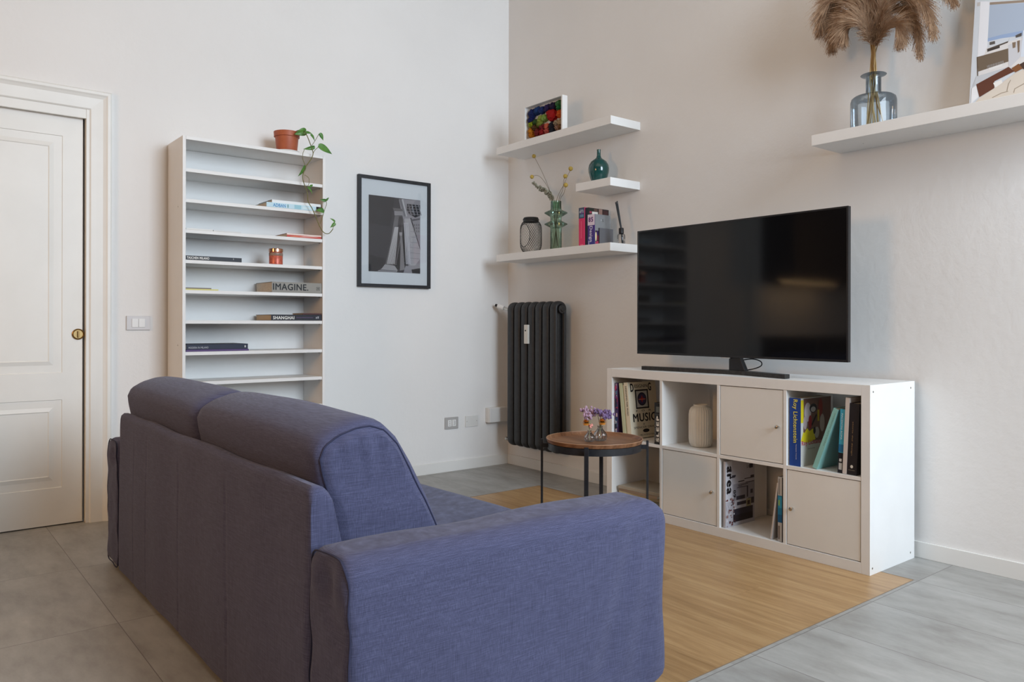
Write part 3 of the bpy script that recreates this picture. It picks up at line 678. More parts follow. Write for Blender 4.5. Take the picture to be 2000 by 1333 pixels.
for i in range(7):
    yc = y0r - pitch * i; mb = MB()
    mb.sweep([(p + V((0, yc, 0)), a, V((0, 1, 0))) for p, a in path], cross)
    mb.tube([(-.099, yc, rz0), (-.099, yc, rz1)], .012, 12, flat=2.0)
    for z in (rz0 + .038, rz1 - .038):
        if i < 6: mb.cyl((-.099, yc, z), (-.099, yc - pitch, z), .024, 20)
        else: mb.lathe([(.024, -.030), (.024, .030), (.028, .032), (.028, .040), (.018, .042), (.014, .048), (0, .048)], (-.099, yc, z), 24, ax=(0, -1, 0), cap1=False)
        if i == 0: mb.cyl((-.099, yc + .045, z), (-.099, yc, z), .022, 20)
    s_ = mb.build('section', RADM, rad)
t_ = MB().cyl((-.099, -.160, rz1 - .038), (-.099, -.150, rz1 - .038), .014)
t_.tube([(-.099, -.15, rz1 - .038), (-.11, -.115, rz1 - .03), (-.13, -.06, rz1 - .012)], .011, 12)
vb = t_.build('valve', CHROME, rad)
lab(MB().lathe([(.015, 0), (.017, .01), (.019, .045), (.017, .05), (0, .05)], (-.118, -.10, rz1 - .024), 24, ax=(-.35, .86, .30), cap1=False).build('valve_head', PLASTIC, rad), 'white thermostatic valve head')
lab(MB().cyl((-.142, -.05, rz1 - .006), (-.147, -.040, rz1 - .002), .010).build('valve_cap', INK, rad), 'dark end cap')
mb = MB().cyl((-.099, -.16, rz0 + .02), (-.099, -.125, rz0 + .02), .009); mb.lathe([(.008, 0), (.013, .004), (.013, .018), (.006, .022), (0, .022)], (-.099, -.125, rz0 + .02), 16, ax=(0, 1, 0), cap1=False)
mb.cyl((-.05, -.118, rz0 + .02), (-.099, -.118, rz0 + .02), .007, 12); mb.build('vent_valve', CHROME, rad)
mt = B('heat_meter', mat('meter_white', (.70, .69, .64), .45), rad, (-.170, -.425, .880), (-.153, -.385, 1.008), .003); lab(mt, 'white heat meter clipped on the front')
B('display', HOLE, mt, (-.1708, -.408, .964), (-.1701, -.396, .973), 0)
for yy in (-.30, -.60):
    for z in (.26, 1.06): B('bracket', RADM, rad, (-.05, yy - .008, z), (-.0003, yy + .008, z + .02), .001)

# ---------------------------------------------------------------- floating shelves
def shelf(label, y0, y1, z, dep=.253):
    o = MB().box((-dep, y0, z - .048), (-.0004, y1, z), 0, .0015).build('wall_shelf', WHITE); tag(o, label, 'shelf', 'white floating wall shelves'); return z
ZA = shelf('long white floating shelf high in the corner, holding the box of coloured wool', -1.272, -.186, 2.226)
ZB = shelf('short white floating shelf under the green bottle vase', -1.270, -.978, 1.868)
ZC = shelf('long white floating shelf holding lantern, green glass vase and books', -1.270, -.186, 1.489)
ZD = shelf('long white floating shelf at upper right, under the pampas vase and poster', -3.65, -2.527, 1.872)
o = MB().lathe([(.0, 0), (.003, 0), (.003, .0006), (0, .0008)], (-.12, -2.70, 1.824), 10, ax=(0, 0, -1), cap0=False, cap1=False).build('screw', GREYP, [q for q in bpy.data.objects if q.get('label', '').startswith('long white floating shelf at upper')][0])

# box of coloured wool
wb_ = thing('shadow_box', 'white box frame filled with coloured wool tufts on the highest corner shelf', 'box frame', (-.185, -.625, ZA + .0005))
y0, y1, z0, z1 = -.815, -.435, ZA + .0005, ZA + .232; xf, xb = -.215, -.172
for nm, a, b in (('side', (xf, y0, z0), (xb, y0 + .012, z1)), ('side', (xf, y1 - .012, z0), (xb, y1, z1)), ('bottom', (xf, y0 + .0121, z0), (xb, y1 - .0121, z0 + .008)), ('top', (xf, y0 + .0121, z1 - .006), (xb, y1 - .0121, z1)), ('back', (xb - .003, y0 + .0122, z0 + .0081), (xb, y1 - .0122, z1 - .0061))):
    B(nm, WHITE, wb_, a, b, .0008)
random.seed(4)
tufts = [(.10, .83, .16, (20, 40, 100)), (.26, .86, .14, (25, 62, 120)), (.40, .84, .13, (30, 50, 110)), (.56, .84, .14, (44, 26, 84)), (.72, .84, .13, (36, 20, 60)), (.88, .88, .12, (70, 120, 70)), (.90, .74, .11, (30, 105, 50)),
         (.07, .62, .12, (20, 28, 88)), (.10, .47, .12, (150, 165, 30)), (.22, .50, .12, (52, 82, 30)), (.36, .55, .14, (150, 165, 70)), (.48, .56, .12, (138, 170, 80)), (.20, .34, .12, (92, 60, 24)), (.33, .40, .11, (120, 130, 50)),
         (.69, .58, .19, (178, 10, 10)), (.62, .66, .13, (165, 8, 14)), (.92, .54, .13, (214, 92, 20)), (.08, .26, .12, (206, 130, 20)), (.10, .12, .12, (196, 118, 20)), (.28, .16, .14, (120, 30, 26)), (.42, .26, .13, (120, 26, 40)), (.42, .12, .12, (160, 30, 34)),
         (.55, .26, .11, (205, 100, 74)), (.56, .12, .12, (190, 84, 72)), (.70, .22, .15, (26, 22, 36)), (.70, .10, .13, (24, 30, 44)), (.83, .28, .12, (160, 138, 112)), (.94, .26, .12, (178, 148, 110)), (.86, .12, .12, (150, 110, 90)), (.96, .12, .1, (120, 80, 40))]
for u, v_, r, c in tufts:
    bm = bmesh.new(); bmesh.ops.create_icosphere(bm, subdivisions=3, radius=1); cy = (y1 - .02) - u * (y1 - y0 - .04); cz = z0 + .014 + v_ * (z1 - z0 - .028); sd = random.random() * 50
    for q in bm.verts:
        k = 1 + .38 * noise.noise(q.co * 2.8 + V((sd, 0, 0))) + .2 * noise.noise(q.co * 7 + V((sd, 3, 0)))
        q.co = V((max(xf + .003, min(xb - .004, xb - .012 + q.co.x * .026 * k)), min(y1 - .0125, max(y0 + .0125, cy + q.co.y * r * .23 * k)), min(z1 - .0065, max(z0 + .0085, cz + q.co.z * r * .19 * k))))
    MB().bm(bm, 0, None, True).build('wool_tuft', cm(*[int(x * .82) for x in c], .95), wb_)  # tuft colours scaled darker for the shade deep inside the box

# teal bottle vase
t = MB().lathe([(.0, 0), (.034, 0), (.038, .004), (.050, .032), (.0615, .072), (.064, .095), (.060, .118), (.048, .140), (.030, .153), (.017, .163), (.012, .176), (.0112, .206), (.0128, .214), (.0095, .214), (.008, .19), (0, .18)], (-.125, -1.047, ZB + .0005), 56, cap0=False, cap1=False).build('bottle_vase', TEALG)
tag(t, 'glossy dark teal round bottle vase with a thin neck on the short shelf', 'vase')

# wire lantern
la = thing('wire_lantern', 'black wire mesh lantern with round opening on the lower corner shelf', 'lantern', (-.130, -.410, ZC + .0005))
lc = V((-.130, -.410, ZC + .0005)); lp = [(.044, 0), (.052, .008), (.064, .026), (.071, .045), (.073, .07), (.073, .16), (.071, .185), (.063, .204), (.052, .216)]
def lr(z):
    for (r0, z0_), (r1, z1_) in zip(lp, lp[1:]):
        if z <= z1_: return r0 + (r1 - r0) * (z - z0_) / (z1_ - z0_)
    return lp[-1][0]
mb = MB(); N_ = 34; a_op = math.atan2(-.55, -.83)   # direction the opening faces
def on(a, z): return lc + V((lr(z) * math.cos(a), lr(z) * math.sin(a), z))
oc = math.atan2(-.25, -1.0) + .75 - .55
def inop(a, z):
    d = (a - OPA + math.pi) % (2 * math.pi) - math.pi; return (d * .073 / .046) ** 2 + ((z - .118) / .076) ** 2 < 1
OPA = R(180 + 8)
for s_ in (1, -1):
    for i in range(N_):
        seg = []
        for k in range(23):
            z = .216 * k / 22; a = 2 * math.pi * i / N_ + s_ * z * 8.5
            if inop(a, z):
                if len(seg) > 1: mb.tube(seg, .00085, 4)
                seg = []
            else: seg.append(on(a, z))
        if len(seg) > 1: mb.tube(seg, .00085, 4)
mb.build('mesh_body', WIRE, la)
MB().tube([on(OPA + .0465 / .073 * math.cos(R(k * 10)), .118 + .077 * math.sin(R(k * 10))) for k in range(36)], .0022, 6, closed=True).build('opening_ring', WIRE, la)
MB().lathe([(.0, 0), (.045, 0), (.047, .004), (.044, .007), (0, .007)], lc, 40, cap0=False, cap1=False).build('base', WIRE, la)
MB().lathe([(.050, .212), (.054, .214), (.050, .240), (.048, .243), (.044, .240), (.046, .214)], lc, 48, cap0=False, cap1=False).build('collar', WIRE, la)
MB().tube([lc + V((.051 * math.cos(R(k * 10)), .051 * math.sin(R(k * 10)), .228 + .006 * math.cos(R(k * 20)))) for k in range(36)], .0045, 8, closed=True).build('handle', WIRE, la)

# ribbed green glass vase + dried flowers
gc = V((-.135, -.668, ZC + .0005))
gp = [(.0, 0), (.036, 0), (.038, .004), (.037, .146), (.040, .152), (.074, .170), (.0755, .1725), (.074, .175), (.040, .192), (.036, .197), (.036, .216), (.040, .222), (.074, .243), (.0755, .2455), (.074, .248), (.040, .264), (.0355, .270), (.0345, .322), (.0325, .322), (.033, .272)]
t = MB().lathe(gp, gc, 64, cap0=False, cap1=False).build('glass_vase', GGLASS); tag(t, 'green glass vase with two wide flange rings, holding dried yellow ball flowers', 'vase')
YB = m_noise('craspedia_yellow', (.40, .27, .05), (.55, .40, .10), 220, .9, .002); DST = mat('dried_stem', (.16, .12, .07), .8)
def zz(x, y, d=-.135): return at(1010 + x / 6.346, 290 + y / 6.346, 0, d)
LG = 'dried yellow ball flowers in the green glass vase'
for (hx, hy), mid, lb, r, xd in [((205, 97), [(300, 280), (385, 480), (432, 600)], 'dried yellow ball flower, tallest, leaning left over the green vase', .0135, -.15), ((180, 353), [(232, 335), (290, 360), (370, 470), (428, 600)], 'dried yellow ball flower drooping on a bent stem at the left of the vase', .0135, -.17),
        ((660, 252), [(640, 300), (580, 440), (520, 640)], 'dried yellow ball flower, topmost of the three on the right', .0145, -.13), ((594, 345), [(575, 400), (560, 520), (520, 640)], 'dried yellow ball flower, middle one of the three on the right', .0140, -.15), ((600, 455), [(592, 490), (575, 560), (548, 650)], 'dried yellow ball flower, lowest of the three on the right', .0145, -.16)]:
    h = zz(hx, hy, xd); t = thing('ball_flower', lb, 'flower', gc + V((0, 0, .02)), LG)
    qa = {205: 2.2, 180: 1.2, 660: -2.2, 594: -1.5, 600: -.8}[hx]; inn = gc - V((math.cos(qa), math.sin(qa), 0)) * .016 + V((0, 0, .02)); neck = gc + V((math.cos(qa), math.sin(qa), 0)) * .022 + V((0, 0, .318))
    pts = [h] + [zz(*m_, xd) for m_ in mid[:-1]] + [neck, neck * .4 + inn * .6, inn]
    MB().tube(smooth_path(pts, 5), .0013, 5).build('stem', DST, t)
    bm = bmesh.new(); bmesh.ops.create_icosphere(bm, subdivisions=3, radius=r)
    for q in bm.verts: q.co = q.co * (1 + .10 * noise.noise(q.co * 420)) + h
    MB().bm(bm, 0, None, True).build('flower_head', YB, t)
t = thing('eucalyptus_sprig', 'dried grey-green eucalyptus sprig leaning left out of the green glass vase', 'dried sprig', gc + V((0, 0, .03)))
ep = smooth_path([zz(185, 420, -.18), zz(240, 470, -.18), (zz(310, 510, -.17)), zz(370, 545, -.16), zz(410, 600, -.15), gc + V((-.008, .025, .318)), gc + V((.0, .004, .15)), gc + V((.004, -.012, .03))], 6)
MB().tube(ep, .0016, 6).build('stem', DST, t)
EUC = m_noise('dried_eucalyptus', (.27, .28, .22), (.38, .39, .32), 60, .9); random.seed(9)
for k in range(2, 30, 2):
    p = ep[k]; r = .009 + .006 * min(1, k / 14)
    for s_ in (1, -1):
        bm = bmesh.new(); bmesh.ops.create_circle(bm, cap_ends=True, segments=12, radius=r); M = Matrix.Translation(p + V((0, s_ * r * .6, random.uniform(-.4, .6) * r))) @ Matrix.Rotation(random.uniform(-1, 1), 4, 'X') @ Matrix.Rotation(R(90) + random.uniform(-.9, .9), 4, 'Y')
        for q in bm.verts: q.co.z = 12 * (q.co.x ** 2)
        ob = MB().bm(bm, 0, M, True).build('leaf', EUC, t); ob.modifiers.new('s', 'SOLIDIFY').thickness = .0008

# books on the lower corner shelf: spines to the room, covers towards the window
GC_ = 'books standing on the lower corner shelf'; xs_ = -.205
def spine_art(items_o):   # helper building art on the spine (faces -x): u to the right (-y), v up
    return items_o
t = book('book', 'tall pink book with blue-grey top on its spine, lower corner shelf', 'book', (xs_, -.956, ZC + .0005), Z_, NY, X_, .238, .050, .165, cm(214, 52, 98), GC_, spine=cm(214, 52, 98))
art_poly('spine_print', t, (xs_, -.956, ZC + .0005), NY, Z_, [((62, 74, 98), rc(0, .172, .050, .238)), ((120, 130, 150), rc(.012, .205, .04, .228)), ((96, 134, 160), rc(.010, .180, .042, .196)), ((90, 60, 130), rc(.018, .196, .034, .212)), ((228, 96, 130), rc(.019, .05, .026, .155)), ((228, 96, 130), rc(.012, .006, .04, .014))])
title(t, 'ART 21', (xs_, -.961, ZC + .205), NY, Z_, .038, .016, cm(200, 205, 215), .01)
t = book('book', 'black book with a photographic cover between the pink and the purple book', 'book', (xs_ + .004, -1.0065, ZC + .0005), Z_, NY, X_, .234, .026, .178, cm(40, 34, 36), GC_, spine=cm(30, 34, 48))
art_poly('cover_print', t, (xs_ + .004, -1.0325, ZC + .0005), X_, Z_, [((52, 42, 42), rc(0, .17, .178, .234)), ((90, 68, 60), rc(.02, .205, .08, .232)), ((150, 118, 108), rc(.092, .198, .122, .232)), ((36, 40, 34), rc(.0, .190, .05, .232)), ((70, 44, 44), rc(.13, .19, .17, .225)), ((150, 60, 80), rc(.012, .2, .03, .213)), ((212, 208, 202), rc(.034, .192, .084, .212))])
title(t, 'lines and walls', (xs_ + .012, -1.0325, ZC + .176), X_, Z_, .15, .014, WHT, .02)
t = book('book', 'purple and white book with the word Design on its spine, lower corner shelf', 'book', (xs_, -1.034, ZC + .0005), Z_, NY, X_, .188, .060, .135, cm(128, 130, 132), GC_, spine=cm(70, 48, 124), board=.0025)
art_poly('spine_print', t, (xs_, -1.034, ZC + .0005), NY, Z_, [((222, 206, 220), rc(0, .122, .060, .188)), ((56, 52, 128), rc(0, 0, .060, .05)), ((228, 224, 234), rc(.008, .005, .012, .03))])
title(t, 'Design', (xs_, -1.044, ZC + .118), NZ, NY, .096, .032, cm(220, 214, 235), .02); title(t, '85', (xs_, -1.041, ZC + .142), NY, Z_, .040, .030, cm(104, 40, 116), .05)
art_poly('cover_print', t, (xs_, -1.0945, ZC + .0005), X_, Z_, [((128, 130, 132), rc(.002, .001, .134, .187)), ((36, 26, 40), rc(.004, .0, .052, .088)), ((210, 190, 150), ell(.010, .052, .007, .028)), ((120, 40, 66), rc(.02, .03, .044, .06)), ((168, 60, 88), ell(.03, .014, .026, .012)), ((60, 40, 90), rc(.016, .06, .05, .086)), ((188, 190, 192), rc(.052, .150, .056, .158))])
title(t, 'S', (xs_ + .062, -1.0945, ZC + .145), X_, Z_, .012, .016, cm(60, 62, 66))
t = book('book', 'slim dark booklet at the window-side end of the row of books', 'book', (xs_ + .03, -1.0965, ZC + .0005), Z_, NY, X_, .105, .008, .118, cm(96, 96, 100), GC_, spine=cm(60, 60, 66))

# reed diffuser
rd = thing('reed_diffuser', 'small clear glass reed diffuser with black cap and black reeds', 'diffuser', (-.125, -1.236, ZC + .0005))
dc = V((-.125, -1.236, ZC + .0005))
MB().lathe([(.0, 0), (.022, 0), (.0235, .003), (.0235, .050), (.020, .058), (.012, .062), (.011, .066), (.0, .066)], dc, 32, cap0=False, cap1=False).build('bottle', CGLASS, rd)
lab(MB().lathe([(.012, .060), (.015, .063), (.015, .092), (.013, .095), (.004, .095)], dc, 28, cap0=False, cap1=False).build('cap', INK, rd), 'black cap')
mb = MB()
for k in range(5): mb.tube([dc + V((.004 * math.cos(k * 1.3), .004 * math.sin(k * 1.3) - .012, .004)), dc + V((.003 * math.cos(k * 1.3), .003 * math.sin(k * 1.3), .09)), dc + V((.006 * math.cos(k * 1.3) - .006, .034 + .005 * math.sin(k * 1.3), .243 + .004 * k))], .0028, 6)
mb.build('reed_bundle', INK, rd)

# ---------------------------------------------------------------- right shelf: bottle vase, pampas, poster
pc = V((-.145, -2.758, ZD + .0005))
t = MB().lathe([(.0, 0), (.088, 0), (.0925, .005), (.0935, .02), (.0935, .120), (.090, .134), (.080, .142), (.060, .147), (.036, .150), (.0315, .156), (.0310, .222), (.034, .229), (.050, .234), (.053, .237), (.050, .239), (.034, .236), (.0275, .230), (.0275, .158)], pc, 64, cap0=False, cap1=False).build('glass_bottle', BGLASS)
tag(t, 'smoky blue glass bottle vase with a flared lip holding pampas grass', 'vase')
def pp(x, y, d): return at(x, y, 0, d)
PAM1 = m_noise('pampas_hair', (.27, .16, .095), (.50, .34, .22), 30, .95); PAM2 = mat('pampas_stem', (.42, .28, .12), .8)
random.seed(12)
tops = [  # plume spine as picture points, depth from wall, label
    ([(1704, 90), (1685, 40), (1655, 30), (1634, 48), (1624, 92)], -.16, 'pampas plume arching lowest on the left of the bunch', 24),
    ([(1703, 88), (1680, 20), (1640, -10), (1612, 15), (1600, 60)], -.20, 'pampas plume arching out to the far left of the bunch', 24),
    ([(1704, 88), (1690, 10), (1662, -30), (1630, -20), (1612, 10)], -.11, 'pampas plume behind, leaning upper left', 22),
    ([(1706, 92), (1722, 62), (1745, 46), (1756, 62), (1757, 84)], -.19, 'short pampas plume drooping just right of the stems', 17),
    ([(1706, 90), (1730, 30), (1762, 22), (1787, 52), (1796, 108)], -.14, 'pampas plume with a long drooping tip on the right of the bunch', 17),
    ([(1706, 88), (1735, 10), (1775, -8), (1806, 15), (1822, 68)], -.18, 'pampas plume arching out to the far right of the bunch', 20),
    ([(1706, 86), (1738, -10), (1790, -38), (1835, -25), (1862, 4)], -.12, 'pampas plume reaching farthest right near the top edge', 18),
    ([(1704, 90), (1692, 55), (1672, 42), (1655, 52), (1648, 72)], -.22, 'short pampas plume filling the lower left of the bunch', 22),
    ([(1705, 88), (1688, 15), (1660, -5), (1636, 12), (1628, 50)], -.14, 'pampas plume arching left in the middle of the left half', 26),
    ([(1706, 88), (1722, 20), (1748, -5), (1772, 10), (1780, 50)], -.10, 'pampas plume arching right in the middle of the right half', 22),
    ([(1705, 86), (1708, 20), (1700, -60), (1690, -120)], -.15, 'upright pampas plume in the middle of the bunch', 26),
    ([(1705, 86), (1722, 15), (1735, -60), (1750, -120)], -.21, 'upright pampas plume leaning slightly right in the bunch', 24),
    ([(1704, 86), (1694, 20), (1672, -50), (1655, -110)], -.20, 'upright pampas plume leaning slightly left in the bunch', 24)]
for i, (sp, d, lb, wpx) in enumerate(tops):
    t = thing('pampas_plume', lb, 'dried grass', pc + V((0, 0, .01)), 'pampas plumes in the blue glass bottle')
    pts = [pp(sp[0][0], sp[0][1], -.145)] + [pp(x, y, d) for x, y in sp[1:]]
    foot = pc + V((random.uniform(-.04, .04), random.uniform(-.05, .05), .012)); neck = pc + V((random.uniform(-.01, .01), random.uniform(-.014, .014), .222))
    MB().tube(smooth_path([foot, neck, pts[0] + V((random.uniform(-.008, .008), random.uniform(-.012, .012), 0))] + pts[1:2], 6), .0026, 6).build('stem', PAM2, t)
    path_ = smooth_path(pts, 10); m_ = len(path_); mb = MB(); ns = 1700; wdt = wpx / 1514 * 4.2 * 1.9
    for s_ in range(ns):
        f = random.random() ** .85; k = min(m_ - 2, int(f * (m_ - 1))); p = path_[k].lerp(path_[k + 1], random.random()); tg = (path_[k + 1] - path_[k]).normalized()
        rd_ = V((random.gauss(0, 1), random.gauss(0, 1), random.gauss(0, 1))); rd_ = (rd_ - tg * rd_.dot(tg)).normalized()
        ff = k / m_; prof_ = max(.12, math.sin(math.pi * min(.97, ff * .84 + .14)) ** .7); L = wdt * prof_ * random.uniform(.55, 1.15)
        dr = (tg * random.uniform(.9, 1.5) + rd_ * random.uniform(.25, .75)).normalized(); wv = .0006 + .0006 * random.random(); sd = dr.cross(V((1, .3, .2))).normalized() * wv
        q = [p + rd_ * .002]; n4 = 4
        for j in range(1, n4 + 1):
            q.append(q[-1] + dr * (L / n4)); dr = (dr + V((0, 0, -.20)) + V((random.gauss(0, .07), random.gauss(0, .07), random.gauss(0, .07)))).normalized()
        for qq in q:
            if qq.x > -.006: qq.x = -.006
        vs = []
        for j, c_ in enumerate(q): wj = (1 - j / n4 * .75); vs += [c_ - sd * wj, c_ + sd * wj]
        mb.add(vs, [(2 * j, 2 * j + 1, 2 * j + 3, 2 * j + 2) for j in range(n4)], 0, True)
        # seed specks
        if random.random() < .25:
            c_ = q[-1]; mb.add([c_ + V((0, 0, .003)), c_ + V((.001, .0015, 0)), c_ + V((0, 0, -.003)), c_ + V((-.001, -.0015, 0))], [(0, 1, 2, 3)], 0)
    mb.build('plume', PAM1, t, fix=False)
# poster leaning on the wall
po = thing('poster', 'unframed picture of a white seaside veranda leaning on the wall above the right shelf', 'picture', (-.10, -3.38, ZD + .0005))
lean = V((.095, 0, .72)).normalized(); base_p = V((-.105, -3.128, ZD + .001)); nrm_ = V((-lean.z, 0, lean.x))
mb = MB(); Wd, Hd = .50, .70
c0 = base_p; vs = [c0 + NYv * u + lean * v_ + nrm_ * -tt for tt in (0, .006) for u, v_ in ((0, 0), (Wd, 0), (Wd, Hd), (0, Hd)) for NYv in (V((0, -1, 0)),)]
mb.add(vs, [(0, 1, 2, 3), (7, 6, 5, 4), (0, 4, 5, 1), (1, 5, 6, 2), (2, 6, 7, 3), (3, 7, 4, 0)]); mb.build('panel', WHITE, po, bevel=.001)
def P7(x, y):  # zoom coords -> picture metres (u right, v up)
    wpt = at(1880 + x / 6.35, y / 6.35, 0, 0)
    d = (wpt - Cc); t_ = (base_p - Cc).dot(nrm_) / d.dot(nrm_); q = Cc + d * t_ - base_p
    return (q.dot(V((0, -1, 0))), q.dot(lean))
def G(*p):
    return [(min(Wd, max(0, a)), min(Hd, max(0, b))) for a, b in (P7(*q) for q in p)]
BR = (112, 98, 84)
it = [((208, 214, 222), rc(0, 0, Wd, Hd)), ((172, 186, 206), G((300, 60), (900, 30), (900, 420), (300, 500))), ((150, 172, 208), G((290, 480), (480, 430), (900, 350), (900, 420), (500, 470), (290, 520))),
      ((232, 234, 240), G((215, 20), (330, 20), (300, 600), (270, 700), (180, 700))), ((150, 134, 120), G((330, 30), (900, -10), (900, 20), (330, 60))), ((190, 186, 184), G((175, 30), (212, 28), (208, 75), (172, 78))),
      ((222, 220, 220), G((290, 600), (700, 480), (900, 440), (900, 800), (560, 840), (180, 960))), ((90, 86, 84), G((328, 525), (395, 508), (398, 545), (330, 560))), ((84, 76, 70), G((298, 608), (560, 510), (580, 460), (555, 530), (300, 630))),
      ((62, 58, 56), G((300, 618), (455, 570), (455, 595), (300, 645))), ((86, 82, 80), G((650, 440), (728, 405), (725, 450), (655, 470))), (BR, G((170, 710), (565, 600), (575, 760), (190, 890))), ((92, 80, 68), G((170, 710), (180, 705), (188, 945), (176, 948))),
      ((230, 230, 230), G((320, 845), (485, 795), (490, 815), (330, 875))), ((205, 206, 212), G((560, 560), (760, 480), (700, 720), (590, 830), (565, 810))), ((130, 112, 96), G((610, 530), (655, 520), (650, 590), (615, 600))), ((126, 108, 92), G((670, 510), (705, 500), (700, 640), (680, 660))),
      ((216, 224, 236), G((745, 380), (900, 340), (900, 680), (712, 710))), ((196, 200, 206), G((165, 950), (560, 830), (640, 880), (180, 1040), (120, 1080))), ((96, 58, 46), G((165, 1048), (565, 830), (640, 885), (390, 1010), (388, 1095), (205, 1208))),
      ((128, 84, 54), G((600, 850), (690, 790), (745, 850), (650, 900))), ((74, 58, 52), G((700, 800), (900, 690), (900, 830), (750, 860))), ((232, 234, 238), G((110, 1100), (165, 1060), (195, 1200), (100, 1290))),
      ((214, 204, 192), G((205, 1215), (388, 1095), (660, 900), (900, 800), (900, 1180), (400, 1260), (100, 1330))), ((236, 234, 230), G((375, 1030), (480, 990), (490, 1030), (400, 1090))),
      ((160, 146, 130), G((360, 1210), (480, 1150), (560, 1130), (565, 1138), (482, 1160), (366, 1218))), ((160, 146, 130), G((540, 1130), (560, 1040), (590, 990), (596, 995), (570, 1045), (550, 1135))), ((160, 146, 130), G((625, 1150), (640, 1100), (800, 1010), (900, 960), (900, 968), (805, 1020), (648, 1106), (634, 1155)))]
for k in range(14): it.append(((196, 196, 200), G((300 + k * 15, 815 - k * 4.5), (304 + k * 15, 814 - k * 4.5), (308 + k * 15, 845 - k * 4.5), (304 + k * 15, 846 - k * 4.5))))
art_poly('photo_print', po, base_p, NY, lean, it, .0003)

# ---------------------------------------------------------------- low cabinet
cf, cb, cy0, cy1 = -.423, -.030, -2.885, -1.412
kx = thing('cube_cabinet', 'low white cabinet of eight cubes with three doors under the television', 'cabinet', (-.22, -2.15, 0)); zt = .77; fr_ = .038; ib = .045
B('top_panel', WHITE, kx, (cf, cy0 + fr_ + .0002, zt - ib), (cb, cy1 - fr_ - .0002, zt)); B('bottom_panel', WHITE, kx, (cf, cy0 + fr_ + .0002, 0), (cb, cy1 - fr_ - .0002, ib))
B('side_panel', WHITE, kx, (cf, cy0, 0), (cb, cy0 + fr_, zt)); B('side_panel', WHITE, kx, (cf, cy1 - fr_, 0), (cb, cy1, zt))
zm0, zm1 = .377, .393
cells = []; cw = (cy1 - cy0 - 2 * fr_ - 3 * .016) / 4
for k in range(4): a = cy1 - fr_ - k * (cw + .016); cells.append((a, a - cw))
for k in range(3): B('divider', WHITE, kx, (cf + .001, cells[k][1] - .0158, ib + .0002), (cb, cells[k][1] - .0002, zt - ib - .0002), .0008)
for a, b in cells: B('shelf', WHITE, kx, (cf + .001, b + .0002, zm0), (cb, a - .0002, zm1), .0008)
for x, z in ((-.399, .742), (-.068, .742), (-.403, .027), (-.068, .03)): lab(MB().lathe([(.0, 0), (.0045, 0), (.0045, .0006), (.002, .0007), (.0015, -.002), (0, -.002)], (x, cy0, z), 14, ax=(0, -1, 0), cap0=False, cap1=False).build('screw', CHROME, kx), 'small metal screw')
DRM = m_noise('warm_white_door', (.76, .75, .72), (.79, .78, .75), 5, .36)
for c_, top, ks in ((2, True, 'R'), (1, False, 'R'), (3, False, 'L')):
    a, b = cells[c_]; z0, z1 = (zm1 + .003, zt - ib - .003) if top else (ib + .003, zm0 - .003)
    # insert box behind the door
    d = B('door', DRM, kx, (cf + .003, b + .003, z0), (cf + .019, a - .003, z1), .0012)
    ky = (b + .024) if ks == 'R' else (a - .03); kz = (z0 + z1) / 2 - (.0 if top else .003)
    lab(MB().lathe([(.0045, 0), (.0045, .010), (.0085, .014), (.0085, .020), (.006, .0215), (0, .0215)], (cf + .003, ky, kz), 20, ax=(-1, 0, 0), cap1=False).build('knob', CHROME, d), 'small round metal knob')
# contents
xk = cf + .018; GK = 'books standing in the cabinet cubes'; zk = zm1 + .0005; zb = ib + .0005
a1 = cells[0][0]
t = book('book', 'narrow magazine with a pink, blue and purple patterned spine, upper left cube', 'magazine', (xk, a1 - .004, zk), Z_, NY, X_, .298, .022, .22, cm(60, 40, 70), GK, spine=cm(70, 50, 96))
random.seed(3); its = []
for k in range(34):
    cc = random.choice([(190, 50, 100), (40, 70, 110), (150, 170, 190), (110, 40, 110), (200, 180, 190), (30, 30, 60), (205, 60, 80), (90, 120, 150)]); v_ = random.random() * .27; u = random.random() * .012
    its.append((cc, rc(u, v_, min(.022, u + .004 + random.random() * .012), min(.298, v_ + .008 + random.random() * .022))))
art_poly('spine_print', t, (xk, a1 - .004, zk), NY, Z_, its)
ln = R(6.5); TA = V((0, math.sin(ln), math.cos(ln))); TB = V((0, -math.cos(ln), math.sin(ln)))
def lean_book(label, yb, L, T, W, cover, **k):
    return book(k.pop('name', 'book'), label, k.pop('cat', 'book'), (k.pop('x', xk), yb, zk), TA, TB, X_, L, T, W, cover, GK, **k)
lean_book('pale green thin book leaning left in the upper left cube', a1 - .068, .300, .022, .21, cm(196, 202, 170), pages=WHT)
lean_book('thin white book squeezed between the pale green and the cream book', a1 - .0905, .292, .012, .21, cm(214, 212, 196), pages=WHT, x=xk + .006)
t = lean_book('large cream book with black lettering DESIGNING MUSIC on the cover, leaning left', a1 - .103, .305, .028, .225, cm(222, 213, 190), spine=cm(226, 218, 196), x=xk)
oS = V((xk, a1 - .103, zk)); oC = oS + TB * .028
title(t, 'DESIGNING FOR MUSIC', oS + TA * .285 + TB * .009, -TA, TB, .16, .010, INK, .01)
def ct(txt, u, v_, w_, h, bold=.02, m_=INK): title(t, txt, oC + V((1, 0, 0)) * u + TA * v_, X_, TA, w_, h, m_, bold)
ct('D', .018, .252, .026, .045, .04); ct('ESIGNIN', .052, .272, .104, .018, .01); ct('G', .160, .252, .026, .045, .04)
ct('F   O   R', .05, .142, .12, .010, .01); ct('MUSIC', .022, .088, .185, .046, .03); ct('BY', .100, .068, .012, .010); ct('SPENCER DRATE', .022, .052, .19, .011, .0); ct('PBC INTERNATIONAL', .07, .012, .13, .008, 0)
